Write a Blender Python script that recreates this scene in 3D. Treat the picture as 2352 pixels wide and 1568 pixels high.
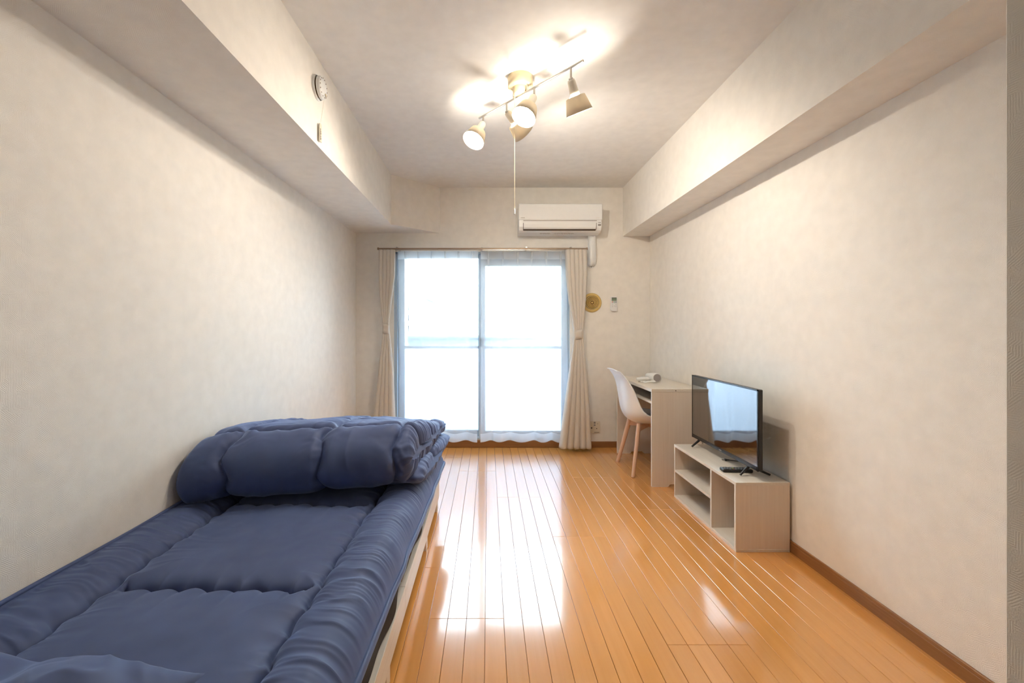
import bpy, math, random
import numpy as np
from mathutils import Vector, Matrix

random.seed(7)
SC = bpy.context.scene
COL = SC.collection
for o in list(bpy.data.objects):
    bpy.data.objects.remove(o, do_unlink=True)

# ------------------------------------------------------------------ camera
IMG_W, IMG_H, F_PX = 2352.0, 1568.0, 990.0
EYE = 1.19
cam_d = bpy.data.cameras.new('camera')
cam_d.sensor_fit = 'HORIZONTAL'
cam_d.sensor_width = 36.0
cam_d.lens = 36.0 * F_PX / IMG_W
cam_d.shift_x = (IMG_W / 2 - 1121.0) / IMG_W
cam_d.shift_y = -(IMG_H / 2 - 753.0) / IMG_W
cam_d.clip_start = 0.02
cam_d.clip_end = 500
cam = bpy.data.objects.new('camera', cam_d)
cam.location = (0, 0, EYE)
cam.rotation_euler = (math.pi / 2, 0, 0)
COL.objects.link(cam)
SC.camera = cam

# ------------------------------------------------------------------ sky, exposure
SKY_STRENGTH = 7.2
BULB_WATTS = 10.5
BULB_COLOR = (1, .925, .81)
SC.view_settings.view_transform = 'Standard'
SC.view_settings.look = 'None'
SC.view_settings.exposure = 1.3
SC.view_settings.gamma = 1.0
SC.view_settings.use_curve_mapping = False
world = bpy.data.worlds.new('overcast_sky')
world.use_nodes = True
SC.world = world
bg = world.node_tree.nodes['Background']
bg.inputs['Color'].default_value = (0.70, 0.86, 1.0, 1)
bg.inputs['Strength'].default_value = SKY_STRENGTH
SC.cycles.use_denoising = True
SC.cycles.max_bounces = 7
SC.cycles.diffuse_bounces = 4
SC.cycles.glossy_bounces = 4
SC.cycles.transmission_bounces = 4
SC.cycles.transparent_max_bounces = 10
SC.cycles.sample_clamp_indirect = 8.0
SC.cycles.use_adaptive_sampling = True
SC.cycles.adaptive_threshold = 0.04
SC.cycles.caustics_reflective = False
SC.cycles.caustics_refractive = False

# ------------------------------------------------------------------ helpers
def lin(r, g, b):
    def f(c):
        c /= 255.0
        return c / 12.92 if c <= 0.04045 else ((c + 0.055) / 1.055) ** 2.4
    return (f(r), f(g), f(b), 1.0)

def new_mat(name):
    m = bpy.data.materials.new(name)
    m.use_nodes = True
    nt = m.node_tree
    return m, nt, nt.nodes['Principled BSDF']

def N(nt, kind, **kw):
    n = nt.nodes.new(kind)
    for k, v in kw.items():
        setattr(n, k, v)
    return n

def math_n(nt, op, a, b=None, c=None):
    n = nt.nodes.new('ShaderNodeMath')
    n.operation = op
    for i, v in enumerate((a, b, c)):
        if v is None:
            continue
        if isinstance(v, (int, float)):
            n.inputs[i].default_value = v
        else:
            nt.links.new(v, n.inputs[i])
    return n.outputs[0]

def mix_col(nt, fac, a, b, blend='MIX'):
    n = nt.nodes.new('ShaderNodeMix')
    n.data_type = 'RGBA'
    n.blend_type = blend
    if isinstance(fac, (int, float)):
        n.inputs[0].default_value = fac
    else:
        nt.links.new(fac, n.inputs[0])
    for s, v in ((6, a), (7, b)):
        if isinstance(v, tuple):
            n.inputs[s].default_value = v
        else:
            nt.links.new(v, n.inputs[s])
    return n.outputs[2]

def simple(name, col, rough=0.5, metal=0.0, var=0.06, scale=30.0, spec=0.5, coat=0.0, bump=0.0, bscale=200.0, sheen=0.0):
    m, nt, b = new_mat(name)
    tc = N(nt, 'ShaderNodeTexCoord')
    ns = N(nt, 'ShaderNodeTexNoise')
    ns.inputs['Scale'].default_value = scale
    ns.inputs['Detail'].default_value = 3
    nt.links.new(tc.outputs['Object'], ns.inputs['Vector'])
    dark = tuple(c * (1 - var) for c in col[:3]) + (1,)
    lite = tuple(min(1, c * (1 + var)) for c in col[:3]) + (1,)
    nt.links.new(mix_col(nt, ns.outputs['Fac'], dark, lite), b.inputs['Base Color'])
    b.inputs['Roughness'].default_value = rough
    b.inputs['Metallic'].default_value = metal
    b.inputs['Specular IOR Level'].default_value = spec
    b.inputs['Coat Weight'].default_value = coat
    b.inputs['Sheen Weight'].default_value = sheen
    if bump:
        n2 = N(nt, 'ShaderNodeTexNoise')
        n2.inputs['Scale'].default_value = bscale
        n2.inputs['Detail'].default_value = 2
        nt.links.new(tc.outputs['Object'], n2.inputs['Vector'])
        bp = N(nt, 'ShaderNodeBump')
        bp.inputs['Strength'].default_value = bump
        bp.inputs['Distance'].default_value = 0.002
        nt.links.new(n2.outputs['Fac'], bp.inputs['Height'])
        nt.links.new(bp.outputs['Normal'], b.inputs['Normal'])
    return m

def wallpaper(name, col, strokes=0.5):
    """vinyl wallpaper: small patches of parallel embossed strokes in four directions"""
    m, nt, b = new_mat(name)
    uv = N(nt, 'ShaderNodeUVMap')
    vor = N(nt, 'ShaderNodeTexVoronoi', voronoi_dimensions='2D')
    vor.inputs['Scale'].default_value = 40.0
    wob = N(nt, 'ShaderNodeTexNoise', noise_dimensions='2D')
    wob.inputs['Scale'].default_value = 60.0
    wob.inputs['Detail'].default_value = 0
    nt.links.new(uv.outputs['UV'], wob.inputs['Vector'])
    addv = N(nt, 'ShaderNodeVectorMath', operation='MULTIPLY_ADD')
    nt.links.new(wob.outputs['Color'], addv.inputs[0])
    addv.inputs[1].default_value = (0.02, 0.02, 0)
    nt.links.new(uv.outputs['UV'], addv.inputs[2])
    nt.links.new(addv.outputs[0], vor.inputs['Vector'])
    sep = N(nt, 'ShaderNodeSeparateColor')
    nt.links.new(vor.outputs['Color'], sep.inputs[0])
    idx = math_n(nt, 'FLOOR', math_n(nt, 'MULTIPLY', sep.outputs[0], 3.999))
    ang = math_n(nt, 'MULTIPLY', idx, math.pi / 4)
    sxy = N(nt, 'ShaderNodeSeparateXYZ')
    nt.links.new(uv.outputs['UV'], sxy.inputs[0])
    pr = math_n(nt, 'ADD', math_n(nt, 'MULTIPLY', sxy.outputs[0], math_n(nt, 'COSINE', ang)),
                math_n(nt, 'MULTIPLY', sxy.outputs[1], math_n(nt, 'SINE', ang)))
    ph = math_n(nt, 'MULTIPLY', wob.outputs['Fac'], 2.6)
    wv = math_n(nt, 'SINE', math_n(nt, 'MULTIPLY_ADD', pr, 2 * math.pi / 0.0040, ph))
    fine = N(nt, 'ShaderNodeTexNoise', noise_dimensions='2D')
    fine.inputs['Scale'].default_value = 420.0
    fine.inputs['Detail'].default_value = 0
    nt.links.new(uv.outputs['UV'], fine.inputs['Vector'])
    h = math_n(nt, 'ADD', math_n(nt, 'MULTIPLY', wv, 0.5), math_n(nt, 'MULTIPLY', fine.outputs['Fac'], 0.9))
    bp = N(nt, 'ShaderNodeBump')
    bp.inputs['Strength'].default_value = strokes
    bp.inputs['Distance'].default_value = 0.0012
    nt.links.new(h, bp.inputs['Height'])
    nt.links.new(bp.outputs['Normal'], b.inputs['Normal'])
    big = N(nt, 'ShaderNodeTexNoise', noise_dimensions='2D')
    big.inputs['Scale'].default_value = 14.0
    big.inputs['Detail'].default_value = 2
    nt.links.new(uv.outputs['UV'], big.inputs['Vector'])
    c0 = tuple(c * 0.94 for c in col[:3]) + (1,)
    c1 = tuple(min(1, c * 1.05) for c in col[:3]) + (1,)
    base = mix_col(nt, big.outputs['Fac'], c0, c1)
    st = math_n(nt, 'MULTIPLY_ADD', wv, 0.014, 0.986)
    rgb = N(nt, 'ShaderNodeCombineColor')
    for i in range(3):
        nt.links.new(st, rgb.inputs[i])
    nt.links.new(mix_col(nt, 1.0, base, rgb.outputs[0], 'MULTIPLY'), b.inputs['Base Color'])
    b.inputs['Roughness'].default_value = 0.75
    b.inputs['Specular IOR Level'].default_value = 0.25
    return m

def woodgrain(name, c_a, c_b, axis=2, stretch=22.0, scale=3.0, rough=0.4, bump=0.05, per_object=0.0, coat=0.0, coat_rough=0.1, ior=1.5, fine=1.0):
    m, nt, b = new_mat(name)
    tc = N(nt, 'ShaderNodeTexCoord')
    mp = N(nt, 'ShaderNodeMapping')
    sc = [stretch, stretch, stretch]
    sc[axis] = 1.0
    mp.inputs['Scale'].default_value = sc
    oi = N(nt, 'ShaderNodeObjectInfo')
    if per_object:
        off = N(nt, 'ShaderNodeVectorMath', operation='MULTIPLY_ADD')
        cx = N(nt, 'ShaderNodeCombineXYZ')
        for i in range(3):
            nt.links.new(oi.outputs['Random'], cx.inputs[i])
        nt.links.new(cx.outputs[0], off.inputs[0])
        off.inputs[1].default_value = (37, 53, 71)
        nt.links.new(tc.outputs['Object'], off.inputs[2])
        nt.links.new(off.outputs[0], mp.inputs['Vector'])
    else:
        nt.links.new(tc.outputs['Object'], mp.inputs['Vector'])
    ns = N(nt, 'ShaderNodeTexNoise')
    ns.inputs['Scale'].default_value = scale
    ns.inputs['Detail'].default_value = 6
    ns.inputs['Roughness'].default_value = 0.6
    ns.inputs['Distortion'].default_value = 0.4
    nt.links.new(mp.outputs[0], ns.inputs['Vector'])
    fac = math_n(nt, 'MULTIPLY_ADD', math_n(nt, 'SUBTRACT', ns.outputs['Fac'], 0.5), 1.6 * fine, 0.5)
    col = mix_col(nt, fac, c_a, c_b)
    if per_object:
        br = math_n(nt, 'MULTIPLY_ADD', math_n(nt, 'SUBTRACT', oi.outputs['Random'], 0.5), per_object, 1.0)
        rgb = N(nt, 'ShaderNodeCombineColor')
        for i in range(3):
            nt.links.new(br, rgb.inputs[i])
        col = mix_col(nt, 1.0, col, rgb.outputs[0], 'MULTIPLY')
    nt.links.new(col, b.inputs['Base Color'])
    b.inputs['Roughness'].default_value = rough
    b.inputs['IOR'].default_value = ior
    b.inputs['Coat Weight'].default_value = coat
    b.inputs['Coat Roughness'].default_value = coat_rough
    if bump:
        bp = N(nt, 'ShaderNodeBump')
        bp.inputs['Strength'].default_value = bump
        bp.inputs['Distance'].default_value = 0.001
        nt.links.new(ns.outputs['Fac'], bp.inputs['Height'])
        nt.links.new(bp.outputs['Normal'], b.inputs['Normal'])
    return m

class MB:
    """collects polygons and links them as ONE mesh object"""
    def __init__(self):
        self.v, self.f, self.s = [], [], []

    def add(self, verts, faces, smooth=False):
        o = len(self.v)
        self.v += [tuple(p) for p in verts]
        self.f += [tuple(i + o for i in q) for q in faces]
        self.s += [smooth] * len(faces)
        return self

    def box(self, x0, x1, y0, y1, z0, z1, bev=0.0):
        if bev <= 0:
            p = [(x0, y0, z0), (x1, y0, z0), (x1, y1, z0), (x0, y1, z0), (x0, y0, z1), (x1, y0, z1), (x1, y1, z1), (x0, y1, z1)]
            q = [(0, 3, 2, 1), (4, 5, 6, 7), (0, 1, 5, 4), (1, 2, 6, 5), (2, 3, 7, 6), (3, 0, 4, 7)]
            return self.add(p, q)
        b = min(bev, (x1 - x0) * .49, (y1 - y0) * .49, (z1 - z0) * .49)
        p, ix = [], {}
        X, Y, Z = (x0, x1), (y0, y1), (z0, z1)
        for i in (0, 1):
            for j in (0, 1):
                for k in (0, 1):
                    sx, sy, sz = (b, -b)[i], (b, -b)[j], (b, -b)[k]
                    ix[i, j, k, 'x'] = len(p); p.append((X[i], Y[j] + sy, Z[k] + sz))
                    ix[i, j, k, 'y'] = len(p); p.append((X[i] + sx, Y[j], Z[k] + sz))
                    ix[i, j, k, 'z'] = len(p); p.append((X[i] + sx, Y[j] + sy, Z[k]))
        q = []
        for a in (0, 1):
            q.append([ix[a, 0, 0, 'x'], ix[a, 1, 0, 'x'], ix[a, 1, 1, 'x'], ix[a, 0, 1, 'x']])
            q.append([ix[0, a, 0, 'y'], ix[1, a, 0, 'y'], ix[1, a, 1, 'y'], ix[0, a, 1, 'y']])
            q.append([ix[0, 0, a, 'z'], ix[1, 0, a, 'z'], ix[1, 1, a, 'z'], ix[0, 1, a, 'z']])
            for c in (0, 1):
                q.append([ix[a, c, 0, 'x'], ix[a, c, 1, 'x'], ix[a, c, 1, 'y'], ix[a, c, 0, 'y']])
                q.append([ix[a, 0, c, 'x'], ix[a, 1, c, 'x'], ix[a, 1, c, 'z'], ix[a, 0, c, 'z']])
                q.append([ix[0, a, c, 'y'], ix[1, a, c, 'y'], ix[1, a, c, 'z'], ix[0, a, c, 'z']])
        for i in (0, 1):
            for j in (0, 1):
                for k in (0, 1):
                    q.append([ix[i, j, k, 'x'], ix[i, j, k, 'y'], ix[i, j, k, 'z']])
        cen = Vector(((x0 + x1) / 2, (y0 + y1) / 2, (z0 + z1) / 2))
        out = []
        for f in q:
            a, c, d = Vector(p[f[0]]), Vector(p[f[1]]), Vector(p[f[2]])
            n = (c - a).cross(d - a)
            mid = sum((Vector(p[i]) for i in f), Vector()) / len(f)
            out.append(tuple(f) if n.dot(mid - cen) > 0 else tuple(reversed(f)))
        return self.add(p, out)

    def prism(self, pts, z0, z1):
        n = len(pts)
        p = [(x, y, z0) for x, y in pts] + [(x, y, z1) for x, y in pts]
        q = [tuple(reversed(range(n))), tuple(range(n, 2 * n))]
        q += [(i, (i + 1) % n, n + (i + 1) % n, n + i) for i in range(n)]
        return self.add(p, q)

    def extrude(self, pts, axis, a0, a1):
        """polygon pts in the two other axes, extruded along axis"""
        def place(u, v, a):
            return ((a, u, v), (u, a, v), (u, v, a))[axis]
        n = len(pts)
        p = [place(u, v, a0) for u, v in pts] + [place(u, v, a1) for u, v in pts]
        q = [tuple(reversed(range(n))), tuple(range(n, 2 * n))]
        q += [(i, (i + 1) % n, n + (i + 1) % n, n + i) for i in range(n)]
        return self.add(p, q)

    def lathe(self, prof, org, axis, seg=28, smooth=True, closed=False):
        """prof: (radius, distance along axis)"""
        a = Vector(axis).normalized()
        t = Vector((0, 0, 1)) if abs(a.z) < .9 else Vector((1, 0, 0))
        u = a.cross(t).normalized()
        w = a.cross(u)
        o = Vector(org)
        p = []
        for r, h in prof:
            for i in range(seg):
                g = 2 * math.pi * i / seg
                p.append(o + a * h + (u * math.cos(g) + w * math.sin(g)) * r)
        q = []
        for j in range(len(prof) - 1):
            for i in range(seg):
                k = (i + 1) % seg
                q.append((j * seg + i, j * seg + k, (j + 1) * seg + k, (j + 1) * seg + i))
        self.add(p, q, smooth)
        if closed:
            self.add([p[i] for i in range(seg)], [tuple(range(seg))])
            m = (len(prof) - 1) * seg
            self.add([p[m + i] for i in range(seg)], [tuple(reversed(range(seg)))])
        return self

    def cyl(self, a, b, r0, r1=None, seg=20, smooth=True):
        a, b = Vector(a), Vector(b)
        r1 = r0 if r1 is None else r1
        return self.lathe([(r0, 0), (r1, (b - a).length)], a, b - a, seg, smooth, True)

    def tube(self, pts, r, seg=8, sx=1.0):
        pts = [Vector(p) for p in pts]
        rings = []
        up = Vector((0, 0, 1))
        for i, p in enumerate(pts):
            d = (pts[min(i + 1, len(pts) - 1)] - pts[max(i - 1, 0)]).normalized()
            s = d.cross(up)
            s = s.normalized() if s.length > 1e-4 else Vector((1, 0, 0))
            w = s.cross(d)
            rr = r[i] if isinstance(r, (list, tuple)) else r
            rings.append([p + (s * math.cos(2 * math.pi * k / seg) * sx + w * math.sin(2 * math.pi * k / seg)) * rr for k in range(seg)])
        p = [x for rg in rings for x in rg]
        q = []
        for j in range(len(pts) - 1):
            for i in range(seg):
                k = (i + 1) % seg
                q.append((j * seg + i, j * seg + k, (j + 1) * seg + k, (j + 1) * seg + i))
        self.add(p, q, True)
        self.add(rings[0], [tuple(reversed(range(seg)))])
        self.add(rings[-1], [tuple(range(seg))])
        return self

    def grid(self, P, closed_u=False, smooth=True, flip=False):
        """P: array [nv][nu][3]"""
        P = np.asarray(P)
        nv, nu = P.shape[:2]
        q = []
        for j in range(nv - 1):
            for i in range(nu if closed_u else nu - 1):
                k = (i + 1) % nu
                f = (j * nu + i, j * nu + k, (j + 1) * nu + k, (j + 1) * nu + i)
                q.append(tuple(reversed(f)) if flip else f)
        return self.add([tuple(map(float, x)) for x in P.reshape(-1, 3)], q, smooth)

    def build(self, name, mat, parent=None, uv=False, loc=None):
        me = bpy.data.meshes.new(name)
        me.from_pydata([tuple(p) for p in self.v], [], self.f)
        me.polygons.foreach_set('use_smooth', self.s)
        if mat is not None:
            me.materials.append(mat)
        if uv:
            lay = me.uv_layers.new(name='UVMap')
            for poly in me.polygons:
                n = poly.normal
                for li in poly.loop_indices:
                    c = me.vertices[me.loops[li].vertex_index].co
                    if abs(n.z) > .7:
                        lay.data[li].uv = (c.x, c.y)
                    else:
                        lay.data[li].uv = (-c.x * n.y + c.y * n.x, c.z)
        me.update()
        o = bpy.data.objects.new(name, me)
        COL.objects.link(o)
        if parent is not None:
            o.parent = parent
            o.matrix_parent_inverse = Matrix.Translation(-parent.location)
        if loc is not None:
            o.location = loc
        return o

def tag(o, label=None, cat=None, group=None, kind=None):
    if label: o['label'] = label
    if cat: o['category'] = cat
    if group: o['group'] = group
    if kind: o['kind'] = kind
    return o

def thing(name, label, cat, loc, group=None, kind=None):
    e = bpy.data.objects.new(name, None)
    e.empty_display_size = 0.05
    COL.objects.link(e)
    e.location = loc
    return tag(e, label, cat, group, kind)

# numpy value noise ---------------------------------------------------
_tab = np.random.RandomState(11).rand(256, 256)
def vnoise(x, y):
    x = np.asarray(x, float); y = np.asarray(y, float)
    xi, yi = np.floor(x).astype(int), np.floor(y).astype(int)
    fx, fy = x - xi, y - yi
    fx = fx * fx * (3 - 2 * fx); fy = fy * fy * (3 - 2 * fy)
    g = lambda a, b: _tab[a % 256, b % 256]
    return ((g(xi, yi) * (1 - fx) + g(xi + 1, yi) * fx) * (1 - fy) + (g(xi, yi + 1) * (1 - fx) + g(xi + 1, yi + 1) * fx) * fy) * 2 - 1

def fbm(x, y, o=3):
    s, a = 0, 1.0
    for k in range(o):
        s = s + a * vnoise(x * 2 ** k + 17 * k, y * 2 ** k + 31 * k)
        a *= .5
    return s

def ridge(x, y):
    return 1 - np.abs(vnoise(x, y)) * 2

def grid_normals(P, closed_u=False):
    du = np.roll(P, -1, 1) - np.roll(P, 1, 1) if closed_u else np.gradient(P, axis=1)
    dv = np.gradient(P, axis=0)
    n = np.cross(du, dv)
    return n / (np.linalg.norm(n, axis=2, keepdims=True) + 1e-9)

def smooth01(t):
    t = np.clip(t, 0, 1)
    return t * t * (3 - 2 * t)

# ------------------------------------------------------------------ materials
M = {}
M['wall'] = wallpaper('wallpaper_cream', lin(243, 238, 230), 0.21)
M['wall_hall_shaded'] = wallpaper('hall_wallpaper_shaded', lin(200, 193, 181), 0.16)  # greyer than the room paper: the corridor's shade is put into the colour
M['ceil'] = wallpaper('ceiling_paper', lin(241, 238, 233), 0.15)
M['base'] = woodgrain('baseboard_wood', lin(132, 88, 50), lin(156, 110, 66), 1, 26, 4, .35, .05)
M['base_x'] = woodgrain('baseboard_wood_x', lin(132, 88, 50), lin(156, 110, 66), 0, 26, 4, .35, .05)
M['floor'] = woodgrain('floor_plank_wood', lin(208, 142, 70), lin(220, 156, 84), 1, 30, 1.6, .22, .010, per_object=.10, coat=1.0, coat_rough=.09, ior=1.55, fine=.8)
M['floor'].node_tree.nodes['Principled BSDF'].inputs['Coat IOR'].default_value = 1.75
M['groove'] = simple('floor_groove', lin(90, 58, 34), .6)
M['furn_v'] = woodgrain('pale_ash_vertical', lin(216, 202, 188), lin(228, 217, 205), 2, 40, 2.2, .42, .03)
M['furn_h'] = woodgrain('pale_ash_lengthwise', lin(212, 203, 190), lin(226, 218, 206), 1, 40, 2.2, .38, .03)
M['edge'] = simple('pale_edge_band', lin(226, 220, 210), .4, var=.03)
M['beech'] = woodgrain('beech_leg', lin(214, 174, 146), lin(228, 192, 166), 2, 16, 6, .4, .03)
M['white_pl'] = simple('white_plastic', lin(236, 236, 234), .32, var=.02)
M['chair_sh'] = simple('white_shell_plastic', lin(240, 243, 246), .35, var=.015)
M['cushion'] = simple('grey_cushion', lin(196, 200, 208), .75, var=.08, scale=120, bump=.3, bscale=300)
M['black'] = simple('black_plastic', lin(26, 26, 28), .35, var=.15)
M['black_gl'] = simple('black_bezel', lin(20, 22, 26), .2, var=.1)
M['screen'] = simple('dark_screen_glass', lin(10, 11, 13), .035, var=.05, spec=1.0, coat=1.0)
M['screen'].node_tree.nodes['Principled BSDF'].inputs['IOR'].default_value = 2.0
M['screen'].node_tree.nodes['Principled BSDF'].inputs['Coat Roughness'].default_value = .03
M['chrome'] = simple('brushed_steel', lin(190, 186, 180), .28, metal=.9, var=.05)
M['alu'] = simple('grey_aluminium_frame', lin(178, 194, 208), .4, metal=.1, var=.04)
M['alu_dk'] = simple('dark_window_gasket', lin(46, 60, 72), .5)
M['vent'] = simple('yellowed_vent_plastic', lin(216, 184, 112), .4, var=.04)
M['vent_dk'] = simple('vent_slot', lin(110, 76, 34), .7)
M['plate'] = simple('outlet_plate', lin(226, 214, 192), .4, var=.02)
M['dark'] = simple('dark_hole', lin(70, 56, 40), .6)
M['grey_txt'] = simple('grey_print', lin(150, 142, 134), .6)
M['faint_txt'] = simple('faint_print', lin(196, 190, 182), .6)
M['bedwhite'] = woodgrain('bed_frame_white', lin(224, 214, 200), lin(238, 231, 220), 1, 24, 2.5, .4, .03)
M['mattress'] = simple('charcoal_mesh', lin(48, 46, 46), .85, var=.15, scale=300, bump=.8, bscale=420)
M['lens'] = simple('grey_lcd', lin(120, 134, 116), .3)

def fabric(name, c0, c1, rough=.6, sheen=.5, tint=(0.45, 0.6, 1, 1)):
    m, nt, b = new_mat(name)
    tc = N(nt, 'ShaderNodeTexCoord')
    ns = N(nt, 'ShaderNodeTexNoise')
    ns.inputs['Scale'].default_value = 9.0
    ns.inputs['Detail'].default_value = 4
    nt.links.new(tc.outputs['Object'], ns.inputs['Vector'])
    nt.links.new(mix_col(nt, ns.outputs['Fac'], c0, c1), b.inputs['Base Color'])
    b.inputs['Roughness'].default_value = rough
    b.inputs['Specular IOR Level'].default_value = .3
    b.inputs['Sheen Weight'].default_value = sheen
    b.inputs['Sheen Roughness'].default_value = .4
    b.inputs['Sheen Tint'].default_value = tint
    wv = N(nt, 'ShaderNodeTexNoise')
    wv.inputs['Scale'].default_value = 900.0
    nt.links.new(tc.outputs['Object'], wv.inputs['Vector'])
    bp = N(nt, 'ShaderNodeBump')
    bp.inputs['Strength'].default_value = .06
    bp.inputs['Distance'].default_value = .001
    nt.links.new(wv.outputs['Fac'], bp.inputs['Height'])
    nt.links.new(bp.outputs['Normal'], b.inputs['Normal'])
    return m
M['navy'] = fabric('navy_microfibre', lin(68, 81, 120), lin(76, 91, 133), .6, .5)
M['navy_trim'] = fabric('navy_piping', lin(74, 90, 128), lin(82, 98, 138), .5, .4)

def cloth(name, col, transp, transl, hole_scale=0):
    """woven cloth: some light passes straight, some is scattered through"""
    m = bpy.data.materials.new(name)
    m.use_nodes = True
    nt = m.node_tree
    nt.nodes.clear()
    out = N(nt, 'ShaderNodeOutputMaterial')
    tc = N(nt, 'ShaderNodeTexCoord')
    ns = N(nt, 'ShaderNodeTexNoise')
    ns.inputs['Scale'].default_value = 260
    nt.links.new(tc.outputs['Object'], ns.inputs['Vector'])
    c0 = tuple(c * .96 for c in col[:3]) + (1,)
    cc = mix_col(nt, ns.outputs['Fac'], c0, col)
    df = N(nt, 'ShaderNodeBsdfDiffuse')
    tl = N(nt, 'ShaderNodeBsdfTranslucent')
    nt.links.new(cc, df.inputs['Color'])
    nt.links.new(cc, tl.inputs['Color'])
    m1 = N(nt, 'ShaderNodeMixShader')
    m1.inputs[0].default_value = transl
    nt.links.new(df.outputs[0], m1.inputs[1])
    nt.links.new(tl.outputs[0], m1.inputs[2])
    last = m1.outputs[0]
    if transp > 0:
        tr = N(nt, 'ShaderNodeBsdfTransparent')
        m2 = N(nt, 'ShaderNodeMixShader')
        m2.inputs[0].default_value = transp
        nt.links.new(last, m2.inputs[1])
        nt.links.new(tr.outputs[0], m2.inputs[2])
        last = m2.outputs[0]
    nt.links.new(last, out.inputs['Surface'])
    return m
M['sheer'] = cloth('white_voile', lin(246, 249, 252), .64, .40)
M['sheer_hd'] = cloth('white_voile_tape', lin(244, 247, 250), .34, .65)
M['drape'] = cloth('beige_blackout_cloth', lin(222, 215, 205), 0, .12)
M['frost'] = cloth('frosted_glass', lin(236, 242, 248), .14, .88)

def clear_glass(name):
    m = bpy.data.materials.new(name)
    m.use_nodes = True
    nt = m.node_tree
    nt.nodes.clear()
    out = N(nt, 'ShaderNodeOutputMaterial')
    fr = N(nt, 'ShaderNodeFresnel')
    fr.inputs['IOR'].default_value = 1.45
    tr = N(nt, 'ShaderNodeBsdfTransparent')
    tr.inputs['Color'].default_value = (.95, .98, .98, 1)
    gl = N(nt, 'ShaderNodeBsdfGlossy')
    gl.inputs['Roughness'].default_value = .02
    mx = N(nt, 'ShaderNodeMixShader')
    nt.links.new(fr.outputs[0], mx.inputs[0])
    nt.links.new(tr.outputs[0], mx.inputs[1])
    nt.links.new(gl.outputs[0], mx.inputs[2])
    nt.links.new(mx.outputs[0], out.inputs['Surface'])
    return m
M['glass'] = clear_glass('window_glass')

# ------------------------------------------------------------------ the room
XL, XR, YB, YF, ZC = -1.32, 1.615, 4.30, -0.90, 2.59
T = 0.12
ZBL, XBL = 2.136, -0.885          # left beam underside / inner face
ZBR, XBR = 2.105, 1.345           # right beam

floor = MB().box(XL - T, XR + T, YF - T, YB + T, -0.08, -0.006).build('floor', M['groove'])
tag(floor, 'glossy honey-coloured strip wood floor', None, kind='structure')

# planks: strips 76 mm wide, laid as panels four strips wide, ends staggered per panel
PW, X0 = 0.0762, -0.0121
PANEL = 1.818
ends = {-5: 2.6, -4: 1.3, -3: 2.9, -2: 1.55, -1: 2.14, 0: 1.766, 1: 1.212, 2: 2.46, 3: 1.62, 4: 2.83, 5: 1.30, 6: 2.0}
plank_mesh = {}
k0 = int(math.floor((XL - X0) / PW))
k1 = int(math.ceil((XR - X0) / PW))
for k in range(k0, k1):
    xa, xb = max(XL, X0 + k * PW), min(XR, X0 + (k + 1) * PW)
    if xb - xa < .004:
        continue
    g = math.floor((k + 3) / 4)
    e = ends.get(g, 1.0)
    while e > YF:
        e -= PANEL
    ys = []
    while e < YB:
        a, b = max(YF, e), min(YB, e + PANEL)
        if b - a > .01:
            ys.append((a, b))
        e += PANEL
    for a, b in ys:
        key = (round(xb - xa, 4), round(b - a, 4))
        if key not in plank_mesh:
            w, l = (xb - xa) / 2 - .0006, (b - a) / 2 - .0005
            p = MB().box(-w, w, -l, l, -.0055, 0, .0011).build('plank', M['floor'], floor)
            plank_mesh[key] = p.data
        else:
            p = bpy.data.objects.new('plank', plank_mesh[key])
            COL.objects.link(p)
            p.parent = floor
        p.location = ((xa + xb) / 2, (a + b) / 2, 0)

tag(MB().box(XL - T, XR + T, YF - T, YB + T, ZC, ZC + .1).build('ceiling', M['ceil'], uv=True), 'off-white papered ceiling', kind='structure')
tag(MB().box(XL - T, XL, YF - T, YB + T, 0, ZC).build('wall_left', M['wall'], uv=True), 'cream embossed wallpaper wall beside the bed', kind='structure')
tag(MB().box(XR, XR + T, YF - T, YB + T, 0, ZC).build('wall_right', M['wall'], uv=True), 'cream embossed wallpaper wall behind the television', kind='structure')
WX0, WX1, WZ0, WZ1 = -0.94, 0.815, 0.075, 1.95
tag(MB().box(XL, WX0, YB, YB + T, 0, ZC).box(WX1, XR, YB, YB + T, 0, ZC)
    .box(WX0, WX1, YB, YB + T, WZ1, ZC).box(WX0, WX1, YB, YB + T, 0, WZ0 - .012)
    .build('wall_back', M['wall'], uv=True), 'cream wall around the balcony window', kind='structure')
tag(MB().box(XL, .9, YF - T, YF, 0, ZC).build('wall_front', M['wall'], uv=True), 'cream wall at the entrance end', kind='structure')
tag(MB().box(.9, XR, YF, .7535, 0, ZC, .006).build('wall_corridor', M['wall_hall_shaded'], uv=True), 'near wall corner at the right edge of the view', kind='structure')
tag(MB().prism([(XL, YF), (XBL, YF), (XBL, 3.935), (-.479, YB), (XL, YB)], ZBL, ZC).build('trim_1', M['wall'], uv=True), 'papered ceiling beam along the left wall with a slanted end', kind='structure')
tag(MB().box(XBR, XR, .7535, YB, ZBR, ZC).build('trim_2', M['wall'], uv=True), 'papered ceiling beam along the right wall', kind='structure')

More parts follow.
